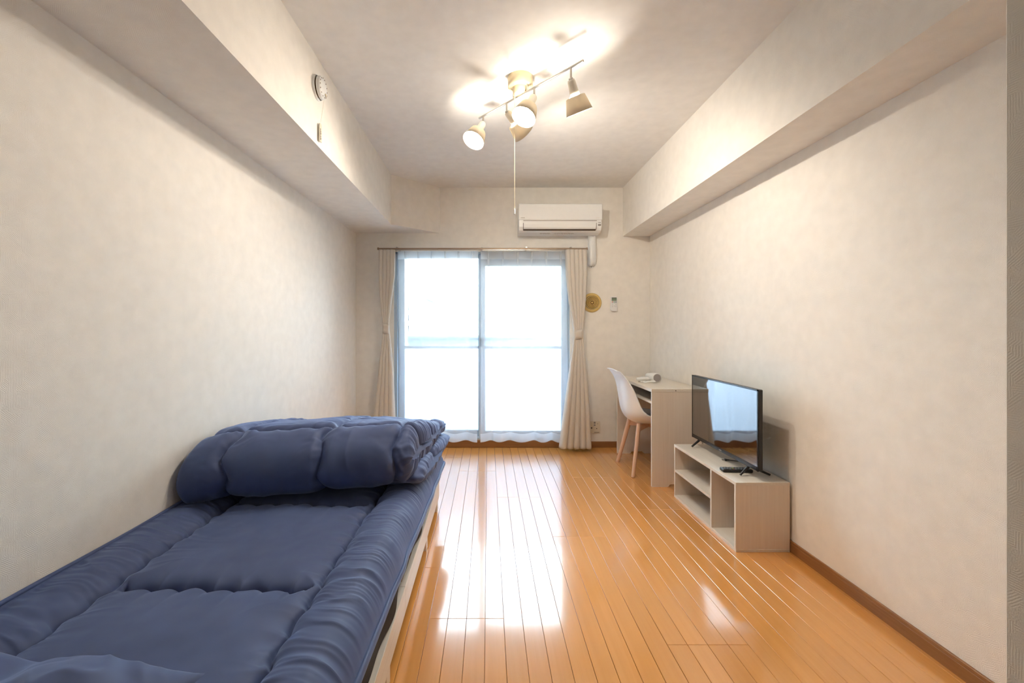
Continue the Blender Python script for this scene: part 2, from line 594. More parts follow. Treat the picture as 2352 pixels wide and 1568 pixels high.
def baseboard(name, axis, a0, a1, w, sgn, label):
    m = MB()
    prof = [(0, 0), (.010, 0), (.010, .044), (.0085, .046), (.010, .048), (.009, .058), (.007, .060), (0, .060)]
    if axis == 1:
        m.extrude([(w + sgn * u, v) for u, v in prof], 1, a0, a1)
    else:
        m.extrude([(w + sgn * u, v) for u, v in prof], 0, a0, a1)
    tag(m.build(name, M['base'] if axis == 1 else M['base_x']), label, kind='structure')
baseboard('baseboard_right', 1, .7535, YB - .01, XR, -1, 'brown wood skirting along the right wall')
baseboard('baseboard_left', 1, YF, YB - .01, XL, 1, 'brown wood skirting along the left wall')
baseboard('baseboard_back', 0, WX1 + .03, XR, YB, -1, 'brown wood skirting under the outlet')
tag(MB().box(WX0 - .02, WX1 + .03, YB - .012, YB + .03, 0, WZ0, .003).build('trim_3', M['base_x']), 'wood threshold below the balcony window', kind='structure')
baseboard('baseboard_back_corner', 0, XL + .01, WX0 - .02, YB, -1, 'brown wood skirting in the far left corner')

# ------------------------------------------------------------------ window
win = thing('window_1', 'sliding balcony window with grey aluminium frame', None, ((WX0 + WX1) / 2, YB + .06, WZ0), kind='structure')
YG = YB + .075
fr = MB()
fr.box(WX0, WX0 + .03, YB + .012, YB + .118, WZ0, WZ1).box(WX1 - .022, WX1, YB + .012, YB + .118, WZ0, WZ1)
fr.box(WX0, WX1, YB + .012, YB + .118, WZ1 - .02, WZ1).box(WX0, WX1, YB + .012, YB + .118, WZ0 - .012, WZ0 + .018)
fr.build('window_frame', M['alu'], win)

def sash(x0, x1, z0, z1, y, st_l, st_r, top, mid, name='sash'):
    s = MB()
    s.box(x0, x0 + st_l, y - .015, y + .015, z0, z1, .002).box(x1 - st_r, x1, y - .015, y + .015, z0, z1, .002)
    s.box(x0 + st_l, x1 - st_r, y - .015, y + .015, z1 - top, z1).box(x0 + st_l, x1 - st_r, y - .015, y + .015, z0, z0 + .06)
    s.box(x0 + st_l, x1 - st_r, y - .012, y + .012, mid - .014, mid + .014)
    so = s.build(name, M['alu'], win)
    g = MB().box(x0 + st_l, x1 - st_r, y - .003, y + .003, mid + .014, z1 - top).build('pane', M['glass'], so)
    g.matrix_parent_inverse = Matrix.Identity(4)
    g.matrix_parent_inverse = so.matrix_world.inverted() if False else Matrix.Identity(4)
    f = MB().box(x0 + st_l, x1 - st_r, y - .003, y + .003, z0 + .06, mid - .014).build('pane', M['frost'], so)
    f.matrix_parent_inverse = Matrix.Identity(4)
    tag(g, 'clear upper pane'); tag(f, 'frosted lower pane')
    return so
sash(WX0 + .03, -.03, WZ0 + .018, WZ1 - .02, YB + .095, .062, .06, .03, .995)
rs = sash(-.095, WX1 - .022, WZ0 + .018, WZ1 - .02, YB + .055, .066, .055, .115, .995)
h = MB().box(-.075, -.045, YB + .02, YB + .041, 1.0, 1.09, .006).build('window_lock', M['alu_dk'], win)
g = MB().box(-.098, -.092, YB + .068, YB + .082, WZ0 + .02, WZ1 - .022).build('gasket', M['alu_dk'], win)

# ------------------------------------------------------------------ balcony and town outside
M['concrete'] = simple('painted_concrete', lin(166, 173, 180), .8, var=.06, scale=6)
M['tilegrout'] = simple('tile_grout', lin(196, 200, 202), .9)
M['tile'] = simple('balcony_wall_tile', lin(132, 142, 148), .45, var=.08, scale=9)
M['bld'] = [simple('far_facade_%d' % i, c, .8, var=.05, scale=.3) for i, c in enumerate((lin(168, 174, 182), lin(150, 160, 172), lin(176, 176, 174)))]
M['bwin'] = simple('far_window_glass', lin(150, 166, 182), .15, var=.1)
M['ground'] = simple('town_ground', lin(150, 150, 148), .9, scale=.05)
tag(MB().box(-1.6, 3.0, YB + T, 5.42, -.12, 0).build('floor_balcony', M['concrete']), 'grey concrete balcony floor outside the window', kind='structure')
tag(MB().box(-1.6, 3.0, 5.32, 5.42, 0, 1.06).box(-1.6, 3.0, 5.29, 5.45, 1.06, 1.10, .01).build('wall_balcony', M['concrete']), 'pale balcony parapet seen through the voile', kind='structure')
bs = MB().box(-1.15, -.986, YB + T, 5.32, 0, 2.6).build('wall_balcony_side', M['tilegrout'])
tag(bs, 'tiled side wall of the balcony', kind='structure')
tile_m = None
for r in range(16):
    for c in range(5):
        y0 = YB + T + .02 + c * .2 - (.1 if r % 2 else 0)
        z = 1.02 + r * .066
        if y0 < YB + T - .01 or y0 + .19 > 5.36:
            continue
        if tile_m is None:
            t = MB().box(-.0, .009, 0, .19, 0, .059, .002).build('tile', M['tile'], bs)
            tile_m = t.data
        else:
            t = bpy.data.objects.new('tile', tile_m); COL.objects.link(t); t.parent = bs
        t.location = (-.986, y0, z)
tag(MB().box(-140, 140, 8, 260, -19, -18.5).build('ground', M['ground']), 'pale town ground far below the balcony', kind='structure')

def building(x0, x1, y0, y1, z1, mat, label, rows, cols):
    t = thing('building', label, 'building', ((x0 + x1) / 2, (y0 + y1) / 2, -18.5))
    MB().box(x0, x1, y0, y1, -18.5, z1).build('wall', mat, t)
    MB().box(x0 - .3, x1 + .3, y0 - .3, y1 + .3, z1, z1 + .5).build('roof', mat, t)
    fl, cw = 3.0, (x1 - x0) / cols
    wm = None
    for r in range(rows):
        for c in range(cols):
            xx, zz = x0 + (c + .2) * cw, z1 - 2.3 - r * fl
            if wm is None:
                w = MB().box(0, cw * .6, -.08, 0, 0, 1.4).build('window', M['bwin'], t)
                w.matrix_parent_inverse = Matrix.Identity(4)
                wm = w.data
            else:
                w = bpy.data.objects.new('window', wm); COL.objects.link(w); w.parent = t
            w.location = Vector((xx, y0, zz)) - t.location
def bpx(px, Y):
    return (px - 1121.0) / F_PX * Y
building(-11.0, -8.9, 60, 72, 5.3, M['bld'][1], 'narrow pale tower block seen through the left voile curtain', 4, 2)
building(-17.0, -11.8, 62, 78, 4.0, M['bld'][0], 'broad pale apartment block left of the narrow tower', 3, 4)
building(-8.0, -2.5, 75, 88, 1.9, M['bld'][2], 'low pale building right of the narrow tower', 2, 5)
building(1.0, 8.2, 64, 78, 3.4, M['bld'][2], 'wide pale building beyond the middle of the right window', 3, 6)
building(10.5, 15.5, 60, 74, 5.6, M['bld'][0], 'tall pale building at the right end of the window', 4, 4)

# ------------------------------------------------------------------ curtains
def cloth_strip(xl, xr, zt, zb, yc, waves, amp, nu=120, nv=60, seed=0, hem=None, pinch=0.0, drape=None):
    """vertical cloth: xl/xr functions of t (0 top .. 1 bottom)"""
    u = np.linspace(0, 1, nu)[None, :]
    t = np.linspace(0, 1, nv)[:, None]
    L, R = xl(t), xr(t)
    ph = vnoise(u * waves * .7 + seed, t * .8 + seed) * 1.4
    a = amp(t)
    w = np.sin(2 * np.pi * waves * u + ph + seed)
    X = L + (R - L) * u + a * .25 * np.cos(2 * np.pi * waves * u + ph + seed)
    Y = yc + a * w + a * .35 * vnoise(u * waves * 2.3 + 5 + seed, t * 2.0)
    Z = zt + (zb - zt) * t + 0 * u
    if hem is not None:
        Z = Z + smooth01((t - .9) / .1) * hem * np.sin(2 * np.pi * waves * u + ph + seed + 1.2)
    return np.stack([X + 0 * t, Y + 0 * t, Z], 2)

def sheer_curtain(xl, xr, seed, label, waves):
    t = thing('sheer_curtain', label, 'curtain', ((xl + xr) / 2, 4.235, .075), group='voile curtains at the window')
    zt, zb = 1.945, .078
    # pinch pleats at the top that relax into soft waves
    fl = lambda v: (lambda tt: xl + 0 * tt + v * np.sin(tt * 3))
    P = cloth_strip(fl(.004), lambda tt: xr + .004 * np.sin(tt * 4 + seed), zt, zb, 4.235, waves, lambda tt: .006 + .020 * smooth01(tt * 1.4), 150, 70, seed, .007)
    MB().grid(P).build('cloth', M['sheer'], t)
    top = P[:4] + np.array([0, -.003, 0])
    MB().grid(top).build('heading_tape', M['sheer_hd'], t)
    hm = P[-4:] + np.array([0, -.003, 0])
    MB().grid(hm).build('hem', M['sheer_hd'], t)
    n = int(round((xr - xl) / .137))
    for i in range(n):
        x = xl + (i + .55) * (xr - xl) / n
        m = MB()
        prof = []
        for j in range(9):
            tt = j / 8.0
            zz = zt - .005 - tt * .42
            wd = (.008 + .004 * math.sin(tt * 9)) * (1 - tt) ** .7 + .0008
            prof.append((x + .012 * tt * math.sin(i * 2.1 + seed) - wd, x + .012 * tt * math.sin(i * 2.1 + seed) + wd, zz))
        pts = [[(a, 4.227 + .003 * tt0, z), ((a + b) / 2, 4.219 + .006 * tt0, z), (b, 4.227 + .003 * tt0, z)] for tt0, (a, b, z) in zip(np.linspace(0, 1, 9), prof)]
        m.grid(np.array(pts))
        m.build('pleat', M['sheer'], t)
    return t
sheer_curtain(-.885, -.100, 1.3, 'white voile curtain on the left half of the window, partly behind the folded duvet', 3.6)
sheer_curtain(-.072, .775, 4.1, 'white voile curtain on the right half of the window', 4.3)

def drape(ctrl, seed, label, side):
    """ctrl: list of (z, x_left, x_right)"""
    zs = [c[0] for c in ctrl][::-1]
    fx0 = [c[1] for c in ctrl][::-1]
    fx1 = [c[2] for c in ctrl][::-1]
    zt, zb = ctrl[0][0], ctrl[-1][0]
    t = thing('drape', label, 'curtain', ((ctrl[-1][1] + ctrl[-1][2]) / 2, 4.165, zb), group='beige drapes beside the window')
    nu, nv = 170, 90
    u = np.linspace(0, 1, nu)[None, :]
    tt = np.linspace(0, 1, nv)[:, None]
    Z = zt + (zb - zt) * tt + 0 * u
    def sm(zq, f):
        v = np.interp(zq, zs, f)
        for _ in range(6):
            v[1:-1] = (v[:-2] + 2 * v[1:-1] + v[2:]) / 4
        return v
    L, R = sm(Z[:, :1], fx0), sm(Z[:, :1], fx1)
    wid = R - L
    wv = 4.5
    ph = .7 * vnoise(u * 3.3 + seed, tt * 1.1)
    A = np.clip(wid * .16, .010, .034) + .006 * tt
    s = np.sin(2 * np.pi * wv * u + ph + seed)
    sharp = np.sign(s) * np.abs(s) ** .7
    Y = 4.165 + A * sharp
    X = L + wid * u + A * .45 * np.cos(2 * np.pi * wv * u + ph + seed)
    P = np.stack([X, Y, Z], 2)
    o = MB().grid(P).build('cloth', M['drape'], t)
    md = o.modifiers.new('thickness', 'SOLIDIFY'); md.thickness = .003
    # tie-back band
    zt0 = [c for c in ctrl if len(c) > 3][0]
    zc = zt0[0]
    x0, x1 = zt0[1] - .004, zt0[2] + .004
    cx, rx = (x0 + x1) / 2, (x1 - x0) / 2
    ring = []
    for zz, k in ((zc - .045, 1.02), (zc - .015, .98), (zc + .015, .98), (zc + .042, 1.03)):
        ring.append([(cx + rx * k * math.copysign(abs(math.cos(a)) ** .6, math.cos(a)), 4.165 + .028 * math.copysign(abs(math.sin(a)) ** .7, math.sin(a)), zz + .01 * math.cos(a) * side) for a in np.linspace(0, 2 * math.pi, 40, endpoint=False)])
    b = MB().grid(np.array(ring), closed_u=True).build('tieback', M['drape'], t)
    md = b.modifiers.new('thickness', 'SOLIDIFY'); md.thickness = .003
    return t
drape([(1.945, -1.058, -.892), (1.70, -1.058, -.895), (1.45, -1.043, -.93), (1.26, -1.022, -.955), (1.185, -1.015, -.958, 1), (1.10, -1.020, -.945), (.8, -1.055, -.915), (.4, -1.098, -.900), (.05, -1.135, -.885)], .4,
      'beige drape tied back at the left side of the window', -1)
drape([(1.945, .757, .937), (1.70, .765, .940), (1.45, .790, .930), (1.26, .825, .915), (1.13, .838, .909, 1), (1.02, .828, .918), (.8, .800, .935), (.4, .752, .962), (.03, .705, .978)], 2.2,
      'beige drape tied back at the right side of the window, beside the round vent', 1)

rail = thing('curtain_rail', 'brown and grey double curtain rail above the window', 'curtain rail', (-.06, 4.2, 1.955))
M['rail'] = simple('rail_bronze', lin(150, 128, 108), .4, metal=.4)
MB().box(-1.06, .955, 4.155, 4.172, 1.948, 1.962, .003).build('front_track', M['rail'], rail)
MB().box(-.92, .80, 4.225, 4.242, 1.950, 1.966, .003).build('rear_track', M['chrome'], rail)
for x in (-.88, -.06, .37, .80):
    MB().box(x - .008, x + .008, 4.15, YB, 1.963, 1.971).box(x - .012, x + .012, YB - .006, YB, 1.95, 1.985).build('bracket', M['chrome'], rail)
for x in (-1.06, .955):
    MB().box(x - .008, x + .008, 4.152, 4.175, 1.944, 1.966, .003).build('end_cap', M['rail'], rail)

# ------------------------------------------------------------------ air conditioner
ac = thing('air_conditioner', 'white wall-mounted air conditioner above the window', 'air conditioner', (.684, 4.2, 2.10))
ax0, ax1 = .288, 1.082
prof = [(YB, 2.372), (YB - .17, 2.372), (YB - .205, 2.362), (YB - .215, 2.34), (YB - .218, 2.205), (YB - .214, 2.15), (YB - .195, 2.118), (YB - .165, 2.104), (YB - .05, 2.100), (YB, 2.105)]
MB().extrude(prof, 0, ax0 + .006, ax1 - .006).build('body', M['white_pl'], ac)
MB().box(ax0, ax1, YB - .226, YB - .21, 2.212, 2.366, .006).build('front_panel', M['white_pl'], ac)
MB().box(ax0 + .05, ax1 - .055, YB - .16, YB - .02, 2.370, 2.380).build('top_grille', M['white_pl'], ac)
fl = [(YB - .221, 2.200), (YB - .2215, 2.17), (YB - .217, 2.145), (YB - .203, 2.125), (YB - .196, 2.130), (YB - .207, 2.148), (YB - .212, 2.17), (YB - .212, 2.200)]
MB().extrude(fl, 0, ax0 + .052, ax1 - .058).build('flap', M['white_pl'], ac)
MB().box(ax0 + .046, ax1 - .052, YB - .2195, YB - .20, 2.203, 2.208).build('upper_gap', M['grey_txt'], ac)
MB().extrude([(YB - .2105, 2.128), (YB - .199, 2.1155), (YB - .19, 2.12), (YB - .2, 2.13)], 0, ax0 + .046, ax1 - .06).build('air_slot', M['dark'], ac)
for x in (ax0 + .047, ax1 - .056):
    MB().extrude([(YB - .2195, 2.185), (YB - .219, 2.15), (YB - .2045, 2.124), (YB - .2, 2.13), (YB - .213, 2.155), (YB - .214, 2.185)], 0, x - .002, x + .002).build('flap_gap', M['dark'], ac)
m = MB()
for i in range(7):
    m.box(ax0 + .022 + i * .0055, ax0 + .026 + i * .0055, YB - .2275, YB - .2255, 2.228, 2.2335)
m.build('maker_mark', M['grey_txt'], ac)
m = MB()
for i in range(6):
    m.box(ax1 - .058 + i * .0055, ax1 - .055 + i * .0055, YB - .2275, YB - .2255, 2.230, 2.233)
m.build('model_mark', M['plate'], ac)
MB().box(ax1 - .04, ax1 - .012, YB - .2188, YB - .214, 2.158, 2.174, .002).build('receiver_window', M['grey_txt'], ac)
m = MB()
for i in range(2):
    m.box(ax1 - .036 + i * .012, ax1 - .028 + i * .012, YB - .2195, YB - .214, 2.187, 2.191)
m.build('indicator', M['dark'], ac)
for x0, n in ((.50, 9), (.635, 17)):
    m = MB()
    for i in range(n):
        m.box(x0 + i * .0115, x0 + .007 + i * .0115, YB - .15 + (i % 3) * .004, YB - .135 + (i % 2) * .01, 2.0985, 2.1035)
    m.build('underside_print', M['faint_txt'], ac)

duct = thing('pipe_cover', 'white pipe cover running down from the air conditioner', 'pipe cover', (1.03, 4.27, 1.80))
MB().extrude([(.994, YB), (.994, YB - .035), (1.002, YB - .052), (1.018, YB - .06), (1.042, YB - .06), (1.058, YB - .052), (1.066, YB - .035), (1.066, YB)], 2, 1.985, 2.106).build('channel', M['white_pl'], duct)
el = []
for j, (z, k) in enumerate(((1.99, 1.0), (1.93, 1.02), (1.88, 1.02), (1.845, .95), (1.82, .75), (1.805, .3))):
    el.append([(1.03 + .04 * k ** .4 * x, YB - max(.002, y * .066 * k), z) for x, y in ((-1, 0), (-1, .55), (-.8, .85), (-.4, 1), (.4, 1), (.8, .85), (1, .55), (1, 0))])
MB().grid(np.array(el), flip=True).build('elbow_cap', M['white_pl'], duct)
fp = [(1.03 + .052 * math.cos(a) - .006, 1.845 + .058 * math.sin(a)) for a in np.linspace(math.pi, 2 * math.pi, 14)]
fp += [(1.076, 1.90), (.972, 1.90)]
m = MB(); m.extrude([(x, z) for x, z in fp], 1, YB - .006, YB); m.build('flange', M['white_pl'], duct)
for x, z in ((1.0, 1.952), (1.062, 1.952), (1.03, 1.797)):
    MB().lathe([(0, -.003), (.003, -.002), (.004, 0)], (x, YB - (.045 if z > 1.9 else .006), z), (0, 1, 0), 10).build('screw', M['dark'], duct)

# round wall vent
vent = thing('wall_vent', 'round yellowed wall vent with concentric rings beside the right drape', 'vent', (1.035, 4.29, 1.35))
vc = (1.035, YB, 1.442)
MB().lathe([(.0, .012), (.062, .012)], (vc[0], YB, vc[2]), (0, -1, 0), 48).build('backing', M['vent_dk'], vent)
MB().lathe([(.096, 0), (.096, .006), (.090, .014), (.078, .020), (.070, .020), (.068, .012)], vc, (0, -1, 0), 56).build('rim', M['vent'], vent)
for r0 in (.061, .0485, .036, .0235):
    MB().lathe([(r0 - .0042, .012), (r0 - .0042, .021), (r0 - .001, .023), (r0 + .0032, .021), (r0 + .0032, .012)], vc, (0, -1, 0), 48).build('ring', M['vent'], vent)
MB().lathe([(.0, .024), (.009, .023), (.011, .020), (.011, .012)], vc, (0, -1, 0), 24).build('knob', M['vent'], vent)
MB().lathe([(0, .021), (.004, .02), (.005, .014)], (vc[0] + .058, YB, vc[2] - .052), (0, -1, 0), 12).build('screw', M['chrome'], vent)

# air conditioner remote on the wall
rc = thing('wall_remote', 'white remote control with small display hanging on the wall', 'remote control', (1.251, 4.28, 1.36))
def rrect(cx, cz, w, h, r, n=6):
    p = []
    for sx, sz, a0 in ((1, 1, 0), (-1, 1, 90), (-1, -1, 180), (1, -1, 270)):
        for i in range(n + 1):
            a = math.radians(a0 + 90 * i / n)
            p.append((cx + sx * (w / 2 - r) + r * math.cos(a), cz + sz * (h / 2 - r) + r * math.sin(a)))
    return p
MB().extrude(rrect(1.251, 1.431, .062, .145, .014), 1, YB - .024, YB - .004).build('body', M['white_pl'], rc)
MB().extrude(rrect(1.251, 1.40, .070, .06, .012), 1, YB - .012, YB).build('holder', M['white_pl'], rc)
MB().box(1.226, 1.276, YB - .0255, YB - .0235, 1.458, 1.492, .001).build('display', M['lens'], rc)
MB().box(1.228, 1.274, YB - .0258, YB - .0235, 1.486, 1.491).build('display_text', M['dark'], rc)
for x, c in ((1.234, lin(176, 70, 60)), (1.251, lin(60, 120, 80)), (1.268, lin(50, 70, 80))):
    MB().extrude(rrect(x, 1.4475, .013, .008, .003, 3), 1, YB - .026, YB - .0235).build('button', simple('button_%d' % int(x * 1000), c, .4), rc)
for i, (x, z) in enumerate(((1.234, 1.432), (1.251, 1.434), (1.268, 1.432), (1.234, 1.417), (1.268, 1.417), (1.252, 1.409), (1.234, 1.402), (1.268, 1.402))):
    MB().extrude(rrect(x, z, .007, .004, .0015, 2), 1, YB - .0258, YB - .0235).build('button', M['grey_txt'], rc)

# outlet
ol = thing('wall_outlet', 'cream wall outlet plate with sockets low beside the right drape', 'outlet', (1.058, 4.29, .14))
MB().extrude(rrect(1.056, .201, .118, .118, .005), 1, YB - .009, YB).build('plate', M['plate'], ol)
for dx in (-.027, .027):
    MB().extrude(rrect(1.056 + dx, .196, .03, .09, .003), 1, YB - .011, YB - .008).build('socket', M['plate'], ol)
MB().lathe([(0, .013), (.006, .013), (.008, .0105)], (1.030, YB, .196), (0, -1, 0), 16).build('aerial_socket', M['dark'], ol)
MB().lathe([(0, .013), (.0035, .013), (.005, .0105)], (1.081, YB, .190), (0, -1, 0), 12).build('phone_socket', M['dark'], ol)
MB().box(1.053, 1.069, YB - .012, YB - .008, .24, .256).build('slot', M['grey_txt'], ol)
MB().box(1.053, 1.069, YB - .012, YB - .008, .218, .229).build('slot', M['grey_txt'], ol)
MB().lathe([(0, .0115), (.003, .0112), (.004, .009)], (1.091, YB, .236), (0, -1, 0), 10).build('screw', M['dark'], ol)
m = MB()
for i in range(8):
    m.box(1.058 + i * .006, 1.0625 + i * .006, YB - .0115, YB - .0085, .150 + (i % 2) * .001, .156)
m.build('print', M['grey_txt'], ol)

# ------------------------------------------------------------------ smoke detector with pull tag
sd = thing('smoke_detector', 'round white smoke alarm on the left ceiling beam', 'smoke alarm', (XBL + .02, 2.225, 2.36))
MB().lathe([(.062, 0), (.062, .010), (.058, .012)], (XBL, 2.225, 2.428), (1, 0, 0), 40).build('mount', M['white_pl'], sd)
MB().lathe([(.050, .010), (.050, .016)], (XBL, 2.225, 2.428), (1, 0, 0), 40).build('vent_gap', M['vent_dk'], sd)
cov = MB().lathe([(.053, .016), (.056, .018), (.056, .028), (.048, .036), (.02, .040), (0, .040)], (XBL, 2.225, 2.428), (1, 0, 0), 40).build('cover', M['white_pl'], sd)
MB().lathe([(.009, .039), (.009, .042), (0, .0425)], (XBL, 2.245, 2.40), (1, 0, 0), 16).build('test_button', M['plate'], cov)
m = MB()
for i in range(14):
    a = 2 * math.pi * i / 14
    cy, cz = 2.225 + .0465 * math.cos(a), 2.428 + .0465 * math.sin(a)
    m.cyl((XBL + .0365, cy, cz), (XBL + .0375, cy, cz), .003, seg=6)
m.build('sound_hole', M['vent_dk'], cov)
MB().tube([(XBL + .03, 2.245, 2.372), (XBL + .02, 2.247, 2.31), (XBL + .012, 2.249, 2.262)], .0007, 5).build('pull_cord', M['plate'], sd)
tg = MB().extrude([(2.249 + y, z) for y, z in [(.015 * math.cos(a), 2.242 + .015 * math.sin(a)) for a in np.linspace(0, math.pi, 10)] + [(-.015, 2.162), (.015, 2.162)]], 0, XBL + .008, XBL + .012).build('pull_tag', M['plate'], sd)
m = MB()
for i in range(12):
    m.box(XBL + .0118, XBL + .0128, 2.240, 2.240 + .004 + .016 * ((i * 7) % 5) / 5, 2.168 + i * .0052, 2.1705 + i * .0052)
po = m.build('tag_print', M['dark'], tg)

# ------------------------------------------------------------------ ceiling spot lamp
lamp = thing('ceiling_spotlight', 'ceiling spotlight bar with four lit beige shades and a pull chain', 'ceiling lamp', (.18, 2.41, 2.59))
M['lampbeige'] = simple('lamp_canopy_beige', lin(226, 208, 172), .45, var=.03)
M['lampneck'] = simple('lamp_neck_enamel', lin(236, 230, 216), .4, var=.03)
M['shade'] = cloth('ribbed_linen_shade', lin(218, 208, 190), 0, .045)
bm_ = bpy.data.materials.new('warm_bulb')
bm_.use_nodes = True
nt_ = bm_.node_tree
nt_.nodes.clear()
out_ = N(nt_, 'ShaderNodeOutputMaterial')
tc_ = N(nt_, 'ShaderNodeTexCoord'); ns_ = N(nt_, 'ShaderNodeTexNoise'); ns_.inputs['Scale'].default_value = 5
nt_.links.new(tc_.outputs['Object'], ns_.inputs['Vector'])
em_ = N(nt_, 'ShaderNodeEmission')
em_.inputs['Strength'].default_value = 3.0
nt_.links.new(mix_col(nt_, ns_.outputs['Fac'], (1, .85, .62, 1), (1, .87, .66, 1)), em_.inputs['Color'])
tr_ = N(nt_, 'ShaderNodeBsdfTransparent')
ad_ = N(nt_, 'ShaderNodeAddShader')
nt_.links.new(em_.outputs[0], ad_.inputs[0]); nt_.links.new(tr_.outputs[0], ad_.inputs[1])
nt_.links.new(ad_.outputs[0], out_.inputs['Surface'])
bm_.cycles.emission_sampling = 'NONE'
M['bulb'] = bm_
cx, cy = .18, 2.41
MB().lathe([(.0, 0), (.070, 0), (.070, .052), (.066, .058), (.0, .058)], (cx, cy, ZC), (0, 0, -1), 40).build('canopy', M['lampbeige'], lamp)
MB().lathe([(.040, .056), (.040, .094), (.036, .099), (0, .099)], (cx, cy, ZC), (0, 0, -1), 32).build('canopy_core', M['lampbeige'], lamp)
BL, BR = Vector((-.055, 2.669, 2.488)), Vector((.462, 2.092, 2.488))
bl0, br0 = Vector((-.035, 2.647, 2.488)), Vector((.437, 2.12, 2.488))
MB().tube([BL, BR], .0065, 12).build('bar', M['chrome'], lamp)
for s in (-1, 1):
    p = Vector((cx, cy, 0)) + (BR - BL).normalized() * s * .052
    MB().cyl((p.x, p.y, ZC - .055), (p.x, p.y, ZC - .105), .005, seg=10).build('bar_hanger', M['chrome'], lamp)
for tpar, a, drop in ((.012, (-.366, -.38, -.842), .042), (.303, (.66, .52, -.56), .05), (.603, (-.386, -.313, -.868), .046), (.9475, (.34, .34, -.877), .058)):
    p = bl0.lerp(br0, tpar)
    j = p + Vector((0, 0, -drop))
    a = Vector(a).normalized()
    MB().cyl(p + Vector((0, 0, .004)), j, .0055, seg=10).build('stem', M['chrome'], lamp)
    side = a.cross(Vector((0, 0, 1))).normalized()
    MB().cyl(j - side * .009, j + side * .009, .006, seg=10).build('swivel', M['chrome'], lamp)
    head = MB().lathe([(0, .002), (.017, .004), (.020, .012), (.023, .06), (.024, .078), (.0, .078)], j, a, 24).build('spot_head', M['lampneck'], lamp)
    for k in range(3):
        m = MB()
        g = 2 * math.pi * k / 3 + .5
        u = a.cross(Vector((0, 0, 1))).normalized(); w = a.cross(u)
        d = u * math.cos(g) + w * math.sin(g)
        m.cyl(j + a * .074 + d * .020, j + a * .088 + d * .045, .0018, seg=6)
        m.build('shade_holder', M['chrome'], head)
    pr = []
    seg = 72
    mm = MB()
    u = a.cross(Vector((0, 0, 1))).normalized(); w = a.cross(u)
    rows = []
    for r0, hh in ((.0295, .0835), (.0445, .084), (.0465, .086), (.056, .123), (.0655, .160)):
        rows.append([tuple(j + a * hh + (u * math.cos(g) + w * math.sin(g)) * (r0 + (.0007 if i % 2 else 0))) for i, g in enumerate(np.linspace(0, 2 * math.pi, seg, endpoint=False))])
    so = mm.grid(np.array(rows), closed_u=True, flip=True).build('shade', M['shade'], head)
    md = so.modifiers.new('thickness', 'SOLIDIFY'); md.thickness = .0015
    MB().lathe([(0.0155, .07), (.0165, .088), (.024, .100), (.035, .113), (.0375, .127), (.034, .141), (.022, .151), (.008, .155), (0, .1555)], j, a, 24).build('bulb', M['bulb'], head)
    ld = bpy.data.lights.new('bulb_glow', 'POINT')
    ld.energy = BULB_WATTS
    ld.color = BULB_COLOR
    ld.shadow_soft_size = .026
    lo = bpy.data.objects.new('bulb_glow', ld)
    COL.objects.link(lo)
    lo.parent = head
    lo.location = j + a * .124
chx, chy = .148, 2.40
MB().tube([(chx, chy, ZC - .06), (chx, chy, ZC - .13)], .003, 8).build('chain_guide', M['lampbeige'], lamp)
bead = MB()
nb = 92
for i in range(nb):
    z = ZC - .13 - i * .0066
    bead.lathe([(.0, -.0022), (.0017, -.0012), (.002, 0), (.0017, .0012), (0, .0022)], (chx, chy, z), (0, 0, 1), 6)
bead.build('pull_chain', M['lampbeige'], lamp)
ze = ZC - .13 - nb * .0066
MB().lathe([(.002, 0), (.0045, -.003), (.0042, -.028), (.006, -.031), (.0, -.033)], (chx, chy, ze), (0, 0, 1), 12).build('chain_pull', M['chrome'], lamp)

# ------------------------------------------------------------------ television stand
TX0, TX1, TY0, TY1, TZ = 1.316, 1.602, 2.287, 3.046, .370
st = thing('tv_stand', 'low pale wood television stand with three open compartments', 'tv stand', ((TX0 + TX1) / 2, (TY0 + TY1) / 2, 0))
pt = .016
MB().box(TX0, TX1, TY0, TY1, TZ - pt, TZ, .0012).build('top', M['furn_h'], st)
MB().box(TX0, TX1, TY0, TY1, 0, pt, .0012).build('bottom', M['furn_h'], st)
MB().box(TX0 + .001, TX1, TY0 + .001, TY0 + pt, pt, TZ - pt).build('side_panel', M['furn_v'], st)
MB().box(TX0 + .001, TX1, TY1 - pt, TY1 - .001, pt, TZ - pt).build('side_panel', M['furn_v'], st)
YD = 2.545
MB().box(TX0 + .001, TX1 - .006, YD - pt / 2, YD + pt / 2, pt, TZ - pt).build('divider', M['furn_v'], st)
MB().box(TX0 + .002, TX1 - .006, YD + pt / 2, TY1 - pt, .180, .195).build('shelf', M['furn_h'], st)
MB().box(TX1 - .006, TX1 - .002, TY0 + pt, TY1 - pt, pt, TZ - pt).build('back_panel', M['furn_v'], st)
for y0, y1, z0, z1 in ((TY0, TY1, TZ - pt, TZ), (TY0, TY1, 0, pt)):
    MB().box(TX0 - .0012, TX0 + .0002, y0, y1, z0, z1).build('edge_band', M['edge'], st)
for y in (TY0 + .0012, YD - pt / 2, TY1 - pt):
    MB().box(TX0 - .0012, TX0 + .0012, y, y + pt - .002, pt, TZ - pt).build('edge_band', M['edge'], st)
MB().box(TX0 - .0010, TX0 + .003, YD + pt / 2, TY1 - pt, .180, .195).build('edge_band', M['edge'], st)

